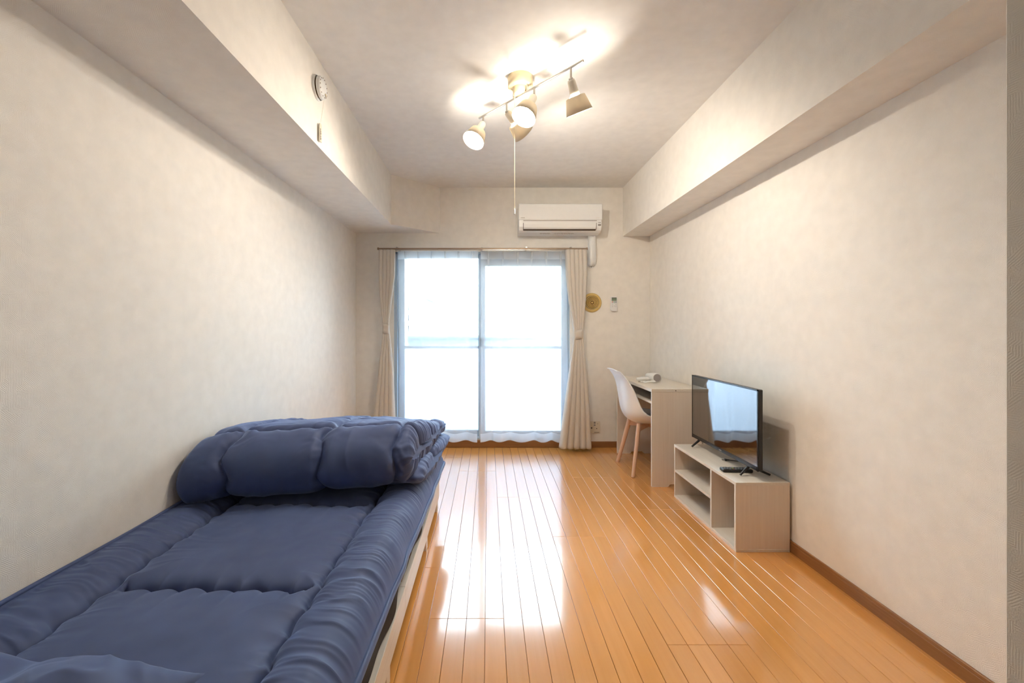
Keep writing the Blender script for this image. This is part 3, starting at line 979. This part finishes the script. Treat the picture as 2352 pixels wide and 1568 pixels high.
# ------------------------------------------------------------------ television
VX, VY0, VY1, VZ0, VZ1 = 1.4385, 2.297, 3.04, .4235, .8605
tv = thing('television', 'flat black television on the pale stand, screen reflecting the window', 'television', (VX + .03, (VY0 + VY1) / 2, TZ))
MB().box(VX + .002, VX + .028, VY0, VY1, VZ0, VZ1, .004).build('housing', M['black'], tv)
MB().box(VX, VX + .004, VY0 + .008, VY1 - .008, VZ0 + .024, VZ1 - .008, .0008).build('screen', M['screen'], tv)
MB().box(VX - .001, VX + .003, VY0 + .002, VY1 - .002, VZ0 + .001, VZ0 + .0235, .001).build('lower_bezel', M['black_gl'], tv)
M['bezel_blue'] = M['black_gl']
m = MB()
m.box(VX - .001, VX + .003, VY0, VY0 + .008, VZ0, VZ1).box(VX - .001, VX + .003, VY1 - .008, VY1, VZ0, VZ1).box(VX - .001, VX + .003, VY0, VY1, VZ1 - .008, VZ1)
m.build('bezel', M['black_gl'], tv)
MB().box(VX + .026, VX + .062, VY0 + .10, VY1 - .10, VZ0 + .015, VZ0 + .26, .012).build('rear_housing', M['black'], tv)
m = MB()
for i in range(6):
    m.box(VX - .002, VX - .0005, 2.655 + i * .0045, 2.658 + i * .0045, VZ0 + .009, VZ0 + .0135)
m.build('maker_mark', M['chrome'], tv)
for y, sgn in ((2.395, -1), (2.955, 1)):
    f = MB()
    f.tube([(VX + .014, y, VZ0 + .012), (VX + .006, y - .0 * sgn, VZ0 - .006), (VX - .040, y + .004 * sgn, TZ + .006)], [.009, .008, .006], 10)
    f.build('foot', M['black'], tv)
    f = MB()
    f.tube([(VX + .016, y, VZ0 + .012), (VX + .03, y, VZ0 - .006), (VX + .125, y + .004 * sgn, TZ + .006)], [.009, .008, .006], 10)
    f.build('foot', M['black'], tv)

pc = thing('power_plug', 'small black power plug with lead lying on the television stand', 'plug', (1.47, 2.66, TZ))
MB().box(1.458, 1.472, 2.651, 2.668, TZ + .001, TZ + .013, .003).build('plug_body', M['black'], pc)
MB().cyl((1.470, 2.6595, TZ + .007), (1.49, 2.657, TZ + .006), .0045, .003, 10).build('strain_relief', M['black'], pc)
MB().tube([(1.488, 2.657, TZ + .006), (1.52, 2.65, TZ + .004), (1.55, 2.63, TZ + .004), (1.585, 2.60, TZ + .004)], .0028, 8).build('lead', M['black'], pc)
for dy in (-.004, .004):
    MB().box(1.444, 1.459, 2.6595 + dy - .0008, 2.6595 + dy + .0008, TZ + .004, TZ + .010).build('prong', M['chrome'], pc)

rm = thing('tv_remote', 'black television remote lying at the front of the stand', 'remote control', (1.42, 2.44, TZ))
rot = Matrix.Translation((1.337, 2.492, TZ)) @ Matrix.Rotation(math.radians(-4), 4, 'Z')
def rbuild(mb, name, mat):
    mb.v = [tuple(rot @ Vector(p)) for p in mb.v]
    return mb.build(name, mat, rm)
rbuild(MB().box(0, .165, -.048, 0, .001, .019, .004), 'case', M['black'])
bt = [simple('remote_key_%d' % i, c, .5) for i, c in enumerate((lin(70, 74, 80), lin(170, 40, 40), lin(90, 160, 60), lin(200, 190, 60), lin(50, 90, 170), lin(150, 152, 156)))]
for i in range(15):
    for jx in range(4):
        mat = bt[0] if (i + jx) % 3 else bt[5]
        if i == 5:
            mat = bt[1 + jx]
        rbuild(MB().box(.008 + i * .0102, .0145 + i * .0102, -.043 + jx * .0102, -.0365 + jx * .0102, .0185, .0202), 'key', mat)

# ------------------------------------------------------------------ desk
DX0, DX1, DY0, DY1, DZ = 1.226, 1.602, 3.228, 4.108, .7335
dk = thing('desk', 'pale wood desk with an open shelf under the top, against the right wall', 'desk', ((DX0 + DX1) / 2, (DY0 + DY1) / 2, 0))
MB().box(DX0, DX1 + .008, DY0 - .001, DY1 + .001, DZ - .025, DZ, .002).build('top', M['furn_h'], dk)
def side_panel(y0, y1):
    p = [(DX0 + .002, 0), (DX0 + .112, 0)]
    p += [(DX0 + .112 + .02 * math.sin(t), .016 * (1 - math.cos(t))) for t in np.linspace(.2, math.pi / 2, 5)]
    p += [(DX0 + .145, .020), (DX1 - .14, .020)]
    p += [(DX1 - .112 - .02 * math.sin(t), .016 * (1 - math.cos(t))) for t in np.linspace(math.pi / 2, .2, 5)]
    p += [(DX1 - .112, 0), (DX1, 0), (DX1, DZ - .025), (DX0 + .002, DZ - .025)]
    return MB().extrude(p, 1, y0, y1).build('side_panel', M['furn_v'], dk)
side_panel(DY0, DY0 + .018)
side_panel(DY1 - .018, DY1)
MB().box(DX0 + .02, DX1 - .004, DY0 + .018, DY1 - .018, .612, .628).build('shelf', M['furn_h'], dk)
MB().box(DX1 - .02, DX1 - .005, DY0 + .018, DY1 - .018, .22, .612).build('back_panel', M['furn_v'], dk)
MB().box(DX1 - .016, DX1 - .005, DY0 + .018, DY1 - .018, .628, DZ - .025).build('back_panel', M['furn_v'], dk)
MB().box(DX0 - .001, DX0 + .001, DY0, DY1, DZ - .024, DZ - .001).build('edge_band', M['edge'], dk)
MB().box(DX0 + .0005, DX0 + .003, DY0 + .001, DY0 + .017, .002, DZ - .026).build('edge_band', M['edge'], dk)
MB().box(DX0 + .0005, DX0 + .003, DY1 - .017, DY1 - .001, .002, DZ - .026).build('edge_band', M['edge'], dk)
MB().box(DX0 + .0185, DX0 + .0205, DY0 + .018, DY1 - .018, .6125, .6275).build('edge_band', M['edge'], dk)
MB().lathe([(0, .002), (.003, .0015), (.004, 0)], (DX0 + .18, DY0 - .001, DZ - .0125), (0, -1, 0), 10).build('screw_cap', M['dark'], dk)

# hair dryer on the desk
hd = thing('hair_dryer', 'white hair dryer with coiled cord lying on the desk', 'hair dryer', (1.42, 3.65, DZ))
hc = Vector((1.412, 3.60, DZ + .0395))
ha = Vector((-.10, .995, 0)).normalized()
MB().lathe([(.033, -.001), (.038, .0), (.0392, .006), (.039, .03), (.037, .07), (.031, .11), (.025, .145), (.024, .165), (.0, .165)], hc, ha, 32).build('barrel', M['white_pl'], hd)
M['grille'] = simple('grey_intake_mesh', lin(168, 160, 158), .6)
MB().lathe([(0, .001), (.034, .002)], hc, ha, 32).build('intake', M['grille'], hd)
m = MB()
u = ha.cross(Vector((0, 0, 1))).normalized()
w = Vector((0, 0, 1))
for i in range(-4, 5):
    for jx in range(-4, 5):
        du, dw = (i + (jx % 2) * .5) * .0068, jx * .0059
        if du * du + dw * dw < .031 ** 2:
            c = hc + u * du + w * dw
            m.lathe([(.0016, .0012), (.0, .0004)], c, ha, 6, False)
hl = m.build('intake_holes', M['dark'], hd)
q0 = hc + ha * .085 + Vector((-.022, -.01, -.014))
q1 = q0 + Vector((-.115, .005, -.004))
MB().tube([q0, q0.lerp(q1, .3), q0.lerp(q1, .7), q1], [.016, .0165, .0155, .012], 14).build('handle', M['white_pl'], hd)
cpts = []
for i in range(46):
    t = i / 45.0
    a = t * 2 * math.pi * 2.3
    cpts.append((1.335 + .045 * math.cos(a) + .012 * t, 3.585 + .022 * math.sin(a) * (1 + .3 * t), DZ + .006 + .008 * t + .003 * math.sin(3 * a)))
MB().tube(cpts, .0038, 8).build('cord', M['white_pl'], hd)
MB().box(1.270, 1.292, 3.590, 3.606, DZ + .001, DZ + .017, .003).build('plug', M['white_pl'], hd)
for dy in (-.004, .004):
    MB().box(1.255, 1.271, 3.598 + dy - .001, 3.598 + dy + .001, DZ + .006, DZ + .012).build('prong', M['chrome'], hd)

# ------------------------------------------------------------------ chair
ch = thing('desk_chair', 'white shell chair with grey seat pad and beech legs pushed under the desk', 'chair', (1.345, 3.637, 0))
spine = np.array([(1.044, .846), (1.066, .838), (1.081, .80), (1.100, .74), (1.112, .66), (1.122, .58), (1.134, .50), (1.165, .435), (1.225, .402), (1.31, .395), (1.40, .405), (1.48, .418), (1.535, .412), (1.552, .395)])
hwid = np.array([.142, .172, .184, .192, .203, .215, .226, .232, .234, .234, .230, .222, .205, .190])
curl = np.array([-.004, .0, .010, .036, .066, .082, .100, .115, .105, .085, .065, .045, .028, .018])
tq = np.linspace(0, 1, len(spine))
nt2 = np.linspace(0, 1, 70)
def cr(vals, q):
    # smooth (Catmull-like) resample
    v = np.interp(q, tq, vals)
    for _ in range(10):
        v[1:-1] = (v[:-2] + 2 * v[1:-1] + v[2:]) / 4
    return v
SX, SZ, HW, CU = cr(spine[:, 0], nt2), cr(spine[:, 1], nt2), cr(hwid, nt2), cr(curl, nt2)
tx, tz = np.gradient(SX), np.gradient(SZ)
ln = np.hypot(tx, tz); tx /= ln; tz /= ln
nx, nz = -tz, tx                       # normal towards the sitter
vv = np.linspace(-1, 1, 41)
P = np.zeros((70, 41, 3))
for i in range(70):
    c = np.abs(vv) ** 2.4
    P[i, :, 0] = SX[i] + nx[i] * CU[i] * c
    P[i, :, 1] = 3.637 + vv * HW[i] * (1 - .03 * c)
    P[i, :, 2] = SZ[i] + nz[i] * CU[i] * c
# rounded top corners
for i in range(70):
    k = max(0, 1 - i / 5.0)
    P[i, :, 2] -= k * .006 * np.abs(vv) ** 2
so = MB().grid(P, flip=False).build('shell', M['chair_sh'], ch)
md = so.modifiers.new('thickness', 'SOLIDIFY'); md.thickness = .007; md.offset = 0
# seat pad
ii = np.arange(34, 66)
Pp = P[ii][:, 8:33].copy()
nrm = grid_normals(Pp)
if nrm[16, 15, 2] < 0:
    nrm = -nrm
a = np.linspace(-1, 1, len(ii))[:, None]; b = np.linspace(-1, 1, 25)[None, :]
th = .006 + .034 * (np.clip(1 - a ** 6, 0, 1) * np.clip(1 - b ** 6, 0, 1)) ** .5
Pt = Pp + nrm * th[..., None]
MB().grid(Pt).build('seat_pad', M['cushion'], ch)
# legs: splayed, with cross pieces
cxc, cyc = 1.352, 3.637
tops = {}
for sx in (-1, 1):
    for sy in (-1, 1):
        foot = Vector((cxc + sx * .197, cyc + sy * .201, 0))
        top = Vector((cxc + sx * .118, cyc + sy * .112, .398 if sx > 0 else .405))
        tops[sx, sy] = top
        pts = [foot, foot.lerp(top, .5), top]
        MB().tube([foot, foot.lerp(top, .02), foot.lerp(top, .6), top], [.0150, .0155, .019, .0215], 16, .8).build('leg', M['beech'], ch)
for s in (-1, 1):
    a0, b0 = tops[-1, s], tops[1, -s]
    d = (b0 - a0).normalized(); sd_ = d.cross(Vector((0, 0, 1)))
    v = []
    for p, hh in ((a0, .045), (a0.lerp(b0, .5), .028), (b0, .045)):
        for zz in (p.z - .012 - hh, p.z - .006):
            for q in (-1, 1):
                v.append(Vector((p.x, p.y, zz)) + sd_ * .010 * q)
    f = []
    for k in (0, 4):
        f += [(k, k + 1, k + 5, k + 4), (k + 2, k + 6, k + 7, k + 3), (k, k + 4, k + 6, k + 2), (k + 1, k + 3, k + 7, k + 5)]
    f += [(0, 2, 3, 1), (8, 9, 11, 10)]
    MB().add(v, f).build('cross_brace', M['beech'], ch)

# ------------------------------------------------------------------ bed
BX0, BX1, BY0, BY1 = -1.302, -.327, .52, 2.880
bed = thing('bed_frame', 'low white wooden bed frame along the left wall', 'bed', ((BX0 + BX1) / 2, (BY0 + BY1) / 2, 0))
for y0, y1 in ((BY0, 1.7035), (1.7050, BY1)):
    MB().box(BX1 - .022, BX1, y0, y1, .062, .168, .0015).build('side_rail', M['bedwhite'], bed)
MB().box(BX0, BX0 + .02, BY0, BY1, .062, .168, .0015).build('side_rail', M['bedwhite'], bed)
MB().box(BX0 + .02, BX1 - .022, BY1 - .02, BY1 - .001, .062, .168, .0015).build('end_rail', M['bedwhite'], bed)
MB().box(BX0 + .02, BX1 - .022, BY0 + .001, BY0 + .02, .062, .168, .0015).build('end_rail', M['bedwhite'], bed)
for i in range(13):
    y = BY0 + .08 + i * .175
    MB().box(BX0 + .02, BX1 - .022, y, y + .09, .150, .166).build('slat', M['bedwhite'], bed)
for y in (BY0 + .04, 1.40, 2.297, BY1 - .10):
    for x in (BX1 - .052, BX0 + .004):
        MB().box(x, x + .05, y, y + .05, 0, .070, .002).build('leg', M['bedwhite'], bed)

# mattress with a slightly bulging mesh side
mt = thing('mattress', 'charcoal mesh mattress between the bed frame and the navy pad', 'mattress', ((BX0 + BX1) / 2, 1.7, .168))
ys = np.linspace(BY0 + .01, BY1 + .002, 150)
rows = []
for y in ys:
    wv = .007 * math.sin(y * 9.5) + .005 * math.sin(y * 21 + 1)
    pr = [(BX0 + .03, .168), (BX1 - .028 + wv, .168), (BX1 - .014 + wv, .178), (BX1 - .016 + wv * .5, .215), (BX1 - .012, .255), (BX1 - .016, .30), (BX1 - .04, .318), (BX0 + .03, .318)]
    rows.append([(x, y, z) for x, z in pr])
m = MB().grid(np.array(rows), closed_u=True, flip=True)
m.add(rows[0], [tuple(range(8))]); m.add(rows[-1], [tuple(reversed(range(8)))])
m.build('core', M['mattress'], mt)
MB().box(BX1 - .004, BX1 + .003, BY1 - .012, BY1 - .004, .186, .198, .002).build('zipper_pull', M['black'], mt)

# quilted navy pad ----------------------------------------------------
nxp, nyp = 300, 640
PY0, PY1 = BY0 - .01, BY1 + .015
py = np.linspace(0, 1, nyp)
# denser near the edges
yy = PY0 + (PY1 - PY0) * py
xr_y = -.325 + (.028) * np.clip((yy - 1.15) / 1.72, -.2, 1) + .004 * vnoise(yy * 7, yy * 0 + 3)
xl_y = np.full(nyp, XL + .012)
u = np.linspace(0, 1, nxp)
u = u + .06 * np.sin(2 * np.pi * u) / (2 * np.pi) * -1
XX = xl_y[:, None] + (xr_y - xl_y)[:, None] * u[None, :]
YY = np.repeat(yy[:, None], nxp, 1)
zt_y = .315 - .025 * np.clip((yy - 1.15) / 1.72, 0, 1)
def scal(t, per, amp, seed):
    return amp * (np.abs(np.sin(np.pi * t / per + seed)) - .6) + .006 * vnoise(t * 6 + seed, t * 0 + seed)
sl = -1.145 + scal(YY, .105, .014, .3)
sr = -.520 - scal(YY, .105, .014, 1.2)
inside = smooth01((XX - sl) / .03) * smooth01((sr - XX) / .03)
dl, dr = np.abs(XX - sl), np.abs(XX - sr)
dcross = np.full_like(XX, 9.0)
for i, yc in enumerate((.66, 1.30, 1.925, 2.55)):
    yl = yc + scal(XX, .082, .018, i * .7) + .02 * np.cos((XX + .83) * 4.0)
    dcross = np.minimum(dcross, np.abs(YY - yl))
dcross = dcross + (1 - inside) * .5
dend = np.minimum(np.abs(YY - (PY1 - .2)) , np.abs(YY - (PY0 + .2)))
dmin = np.minimum(np.minimum(dl, dr), dcross)
base = .432 - .026 * (XX - XL) / 1.0
puff = -.030 * np.exp(-dmin / .010) - .026 * np.exp(-dmin / .05)
border = 1 - inside
dedge_r = (xr_y[:, None] - XX)
dedge_l = (XX - xl_y[:, None])
dedge_f = (PY1 - YY)
dedge_n = (YY - PY0)
# gathers run across the border
gat = ridge(YY * 26 + .8 * vnoise(XX * 9, YY * 6), XX * 3.2) * .5 + ridge(YY * 55 + vnoise(XX * 14, YY * 9), XX * 5 + 9) * .35
gamp = .011 * np.exp(-dedge_r / .11) + .007 * np.exp(-dedge_l / .09) + .007 * np.exp(-np.minimum(dl, dr) / .05)
wr = border * gat * gamp
rad = inside * (.006 * ridge(YY * 30 + 2 * vnoise(XX * 5, YY * 5), XX * 4) * np.exp(-np.minimum(dl, dr) / .045))
rad += inside * .005 * ridge(XX * 22 + 2 * vnoise(XX * 4, YY * 4 + 8), YY * 4) * np.exp(-dcross / .035)
soft = .006 * fbm(XX * 3.0 + 2, YY * 2.6) + .003 * fbm(XX * 7, YY * 6 + 4)
bord_swell = border * .020 * np.exp(-((dedge_r - .11) / .09) ** 2) + border * .014 * np.exp(-((dedge_l - .05) / .06) ** 2)
top = base + puff + wr + rad + soft + bord_swell
def rnd(d, R):
    k = np.clip(d / R, 0, 1)
    return np.sqrt(np.clip(1 - (1 - k) ** 2, 0, 1))
ztrim = zt_y[:, None]
ZZ = ztrim + (top - ztrim) * rnd(dedge_r, .085)
lz = .447
ZZ = lz + (ZZ - lz) * rnd(dedge_l, .03)
ZZ = np.where(dedge_f < .08, ztrim + (ZZ - ztrim) * rnd(dedge_f, .08), ZZ)
ZZ = np.where(dedge_n < .08, ztrim + (ZZ - ztrim) * rnd(dedge_n, .08), ZZ)
P = np.stack([XX, YY, ZZ], 2)
pad = thing('quilted_bed_pad', 'navy quilted mattress pad with puffy border on the bed', 'mattress pad', ((BX0 + BX1) / 2, 1.7, .318))
PAD_TOP, PAD_YY, PAD_XL, PAD_XR, PAD_U = ZZ.copy(), yy, xl_y, xr_y, u.copy()
def pad_height(x, y):
    """height of the pad under a point"""
    j = np.clip(np.interp(y, PAD_YY, np.arange(nyp)), 0, nyp - 1)
    jj = np.round(j).astype(int)
    uu = (x - PAD_XL[jj]) / (PAD_XR[jj] - PAD_XL[jj])
    ii = np.clip(np.round(np.interp(uu, PAD_U, np.arange(nxp))), 0, nxp - 1).astype(int)
    return np.where(uu > 1, .25, PAD_TOP[jj, ii])
bot = P.copy()
bot[..., 2] = np.where(XX > BX1 - .008, np.minimum(ztrim - .010, P[..., 2] - .004), .3195)
NV = nxp * nyp
m = MB().grid(P).grid(bot, flip=True)
loop = [i for i in range(nxp)] + [j * nxp + nxp - 1 for j in range(1, nyp)] + [(nyp - 1) * nxp + i for i in range(nxp - 2, -1, -1)] + [j * nxp for j in range(nyp - 2, 0, -1)]
m.f += [(loop[i], loop[i] + NV, loop[(i + 1) % len(loop)] + NV, loop[(i + 1) % len(loop)]) for i in range(len(loop))]
m.s += [True] * len(loop)
m.build('quilted_cover', M['navy'], pad)
pp = [(float(x) + .004, float(y), float(z) - .004) for x, y, z in zip(xr_y[::4], yy[::4], zt_y[::4])]
MB().tube(pp, .0145, 10, .55).build('piping', M['navy_trim'], pad)
pp = [(XL + .0085, float(y), .446 + .003 * math.sin(y * 7)) for y in yy[::8]]
MB().tube(pp, .007, 8).build('piping', M['navy'], pad)
pp = [(float(x), PY1 + .004, float(zt_y[-1]) - .004) for x in np.linspace(XL + .02, xr_y[-1], 40)]
MB().tube(pp, .012, 8).build('piping', M['navy_trim'], pad)

# folded duvet ---------------------------------------------------------
dv = thing('folded_duvet', 'puffy navy duvet folded in a thick pile on the bed', 'duvet', (-.8, 2.35, .43))
def resample(pts, n):
    pts = np.array(pts + [pts[0]], float)
    # closed Catmull-Rom
    out = []
    m_ = len(pts) - 1
    for i in range(m_):
        p0, p1, p2, p3 = pts[(i - 1) % m_], pts[i], pts[(i + 1) % m_], pts[(i + 2) % m_]
        for t in np.linspace(0, 1, 24, endpoint=False):
            out.append(.5 * (2 * p1 + (p2 - p0) * t + (2 * p0 - 5 * p1 + 4 * p2 - p3) * t * t + (3 * p1 - p0 - 3 * p2 + p3) * t ** 3))
    out = np.array(out + [out[0]])
    d = np.r_[0, np.cumsum(np.linalg.norm(np.diff(out, axis=0), axis=1))]
    q = np.linspace(0, d[-1], n, endpoint=False)
    return np.stack([np.interp(q, d, out[:, 0]), np.interp(q, d, out[:, 1])], 1), q

def pile(prof, nprof, xa, xb, nxx, skew, groove_x, seam_s, name, seedv, endround, wamp=1.0, lift=None, shrink_back=0.0):
    sec, q = resample(prof, nprof)
    cen = sec.mean(0)
    tX = np.linspace(0, 1, nxx)
    # denser at the ends
    tX = tX - .10 * np.sin(2 * np.pi * tX) / (2 * np.pi) * -1
    P = np.zeros((nxx, nprof, 3))
    S = np.zeros((nxx, nprof)); XG = np.zeros((nxx, nprof))
    for i, t in enumerate(tX):
        x = xa + (xb - xa) * t
        e = min(1.0, (1 - t) * (xb - xa) / endround)
        e2 = min(1.0, t * (xb - xa) / .045)
        sc_ = (1 - (1 - e) ** 2.2) ** .5 * (1 - (1 - e2) ** 2.4) ** .5
        sc_ = .22 + .78 * sc_
        if t in (0.0, 1.0):
            sc_ = .16
        yq, zq = sec[:, 0], sec[:, 1]
        front = np.clip((cen[0] + .25 - yq) / .7, 0, 1)
        P[i, :, 0] = x + shrink_back * np.clip((yq - cen[0]) / .5, -1, 1) * t
        P[i, :, 1] = cen[0] + (yq - cen[0]) * (.9 + .1 * sc_) + skew * t * front
        P[i, :, 2] = cen[1] + (zq - cen[1]) * sc_ + (lift(t, yq) if lift else 0)
        S[i] = q; XG[i] = x
    n = grid_normals(P, True)
    # orient outwards
    c3 = P.mean((0, 1))
    if np.mean(np.sum(n * (P - c3), 2)) < 0:
        n = -n
    g = np.full((nxx, nprof), 9.0)
    for gx in groove_x:
        g = np.minimum(g, np.abs(XG - gx - .012 * np.sin(S * 26 + gx * 9) - .008 * vnoise(S * 9, S * 0 + gx)))
    for s0 in seam_s:
        g = np.minimum(g, np.abs(S - s0 - .012 * np.abs(np.sin(XG * 24)) - .015 * vnoise(XG * 5, XG * 0 + s0)))
    disp = -.030 * np.exp(-g / .014) - .010 * np.exp(-g / .06)
    near = np.exp(-g / .06)
    disp += wamp * (.0045 * near * ridge(S * 28 + 1.5 * vnoise(XG * 9 + seedv, S * 9), XG * 20) + .010 * fbm(XG * 3.2 + seedv, S * 3.0 + seedv, 3))
    # long creases hanging from the fold
    disp += wamp * .0045 * ridge(XG * 11 + 1.2 * vnoise(S * 3, XG * 4 + seedv), S * 2.2 + seedv) * .7
    endk = smooth01((XG - (xb - .13)) / .12)
    disp += wamp * endk * (.0055 * ridge(S * 17 + 2.2 * vnoise(XG * 9, S * 5), XG * 10 + 3) + .0035 * ridge(S * 41 + 2 * vnoise(XG * 12, S * 9), XG * 9))
    P = P + n * disp[..., None]
    P[..., 0] = np.maximum(P[..., 0], XL + .006)
    P[..., 2] = np.maximum(P[..., 2], pad_height(P[..., 0], P[..., 1]) + .003)
    mm = MB().grid(P, closed_u=True)
    mm.add([tuple(map(float, p)) for p in P[0]], [tuple(range(nprof))], True)
    mm.add([tuple(map(float, p)) for p in P[-1]], [tuple(reversed(range(nprof)))], True)
    o = mm.build(name, M['navy'], dv)
    return o
upper = [(1.95, .435), (1.84, .455), (1.785, .535), (1.80, .630), (1.87, .695), (1.98, .728), (2.15, .722), (2.4, .690), (2.62, .650), (2.78, .615), (2.84, .565), (2.82, .515), (2.70, .495), (2.4, .485), (2.1, .47)]
pile(upper, 260, XL + .012, -.315, 230, .20, (-1.13, -.735, -.40), (.52, .88, 1.22), 'upper_fold', 3.0, .10, 1.0,
     lift=lambda t, y: -.028 * np.clip((.12 - t) / .12, 0, 1) - .012 * np.sin(t * 9.0) * np.clip((y - 1.9) / .5, 0, 1), shrink_back=.035)
lower = [(2.02, .425), (1.95, .455), (1.96, .49), (2.05, .515), (2.3, .525), (2.6, .515), (2.84, .490), (2.91, .450), (2.88, .415), (2.7, .400), (2.4, .402), (2.15, .410)]
pile(lower, 200, XL + .012, -.285, 200, .12, (-1.13, -.735), (.5,), 'lower_fold', 7.0, .05, .8, shrink_back=.03)

# pillow -----------------------------------------------------------------
pw = thing('pillow', 'navy pillow with creases at the near end of the bed', 'pillow', (-.92, .70, .43))
n1, n2 = 120, 90
a = np.linspace(-1, 1, n1)[None, :]; b = np.linspace(-1, 1, n2)[:, None]
def pil(sign):
    edge = np.clip((1 - np.abs(a) ** 2.6), 0, 1) ** .55 * np.clip((1 - np.abs(b) ** 2.6), 0, 1) ** .55
    pinch = 1 - .10 * (1 - np.abs(a) ** 2) * np.abs(b) ** 3
    X = .335 * a * (1 - .07 * (1 - np.abs(b) ** 2) * np.abs(a) ** 4) + 0 * b
    Y = .215 * b * (1 - .10 * (1 - np.abs(a) ** 2) * np.abs(b) ** 4) + 0 * a
    H = .078 * edge * (1 + .42 * np.exp(-((a - .52) / .28) ** 2) - .42 * np.exp(-((a + .06) / .16) ** 2) + .10 * np.exp(-((a + .6) / .3) ** 2))
    cr_ = .013 * ridge(a * 6 + b * 3 + .8 * vnoise(a * 3, b * 3), b * 1.3) * np.exp(-((a - .5) / .35) ** 2) * edge
    cr_ = cr_ + .006 * fbm(a * 3 + 1, b * 3, 3) * edge
    return np.stack([X, Y, sign * (H + (cr_ if sign > 0 else 0)) + 0 * X], 2)
rotp = np.array(Matrix.Rotation(math.radians(-7), 3, 'Z') @ Matrix.Rotation(math.radians(6), 3, 'X'))
off = np.array([-.930, .700, .470])
pa, pb = pil(1) @ rotp.T + off, pil(-.55) @ rotp.T + off
for q_ in (pa, pb):
    q_[..., 2] = np.maximum(q_[..., 2], pad_height(q_[..., 0], q_[..., 1]) + .003)
m = MB().grid(pa).grid(pb, flip=True)
m.build('pillow_case', M['navy'], pw)
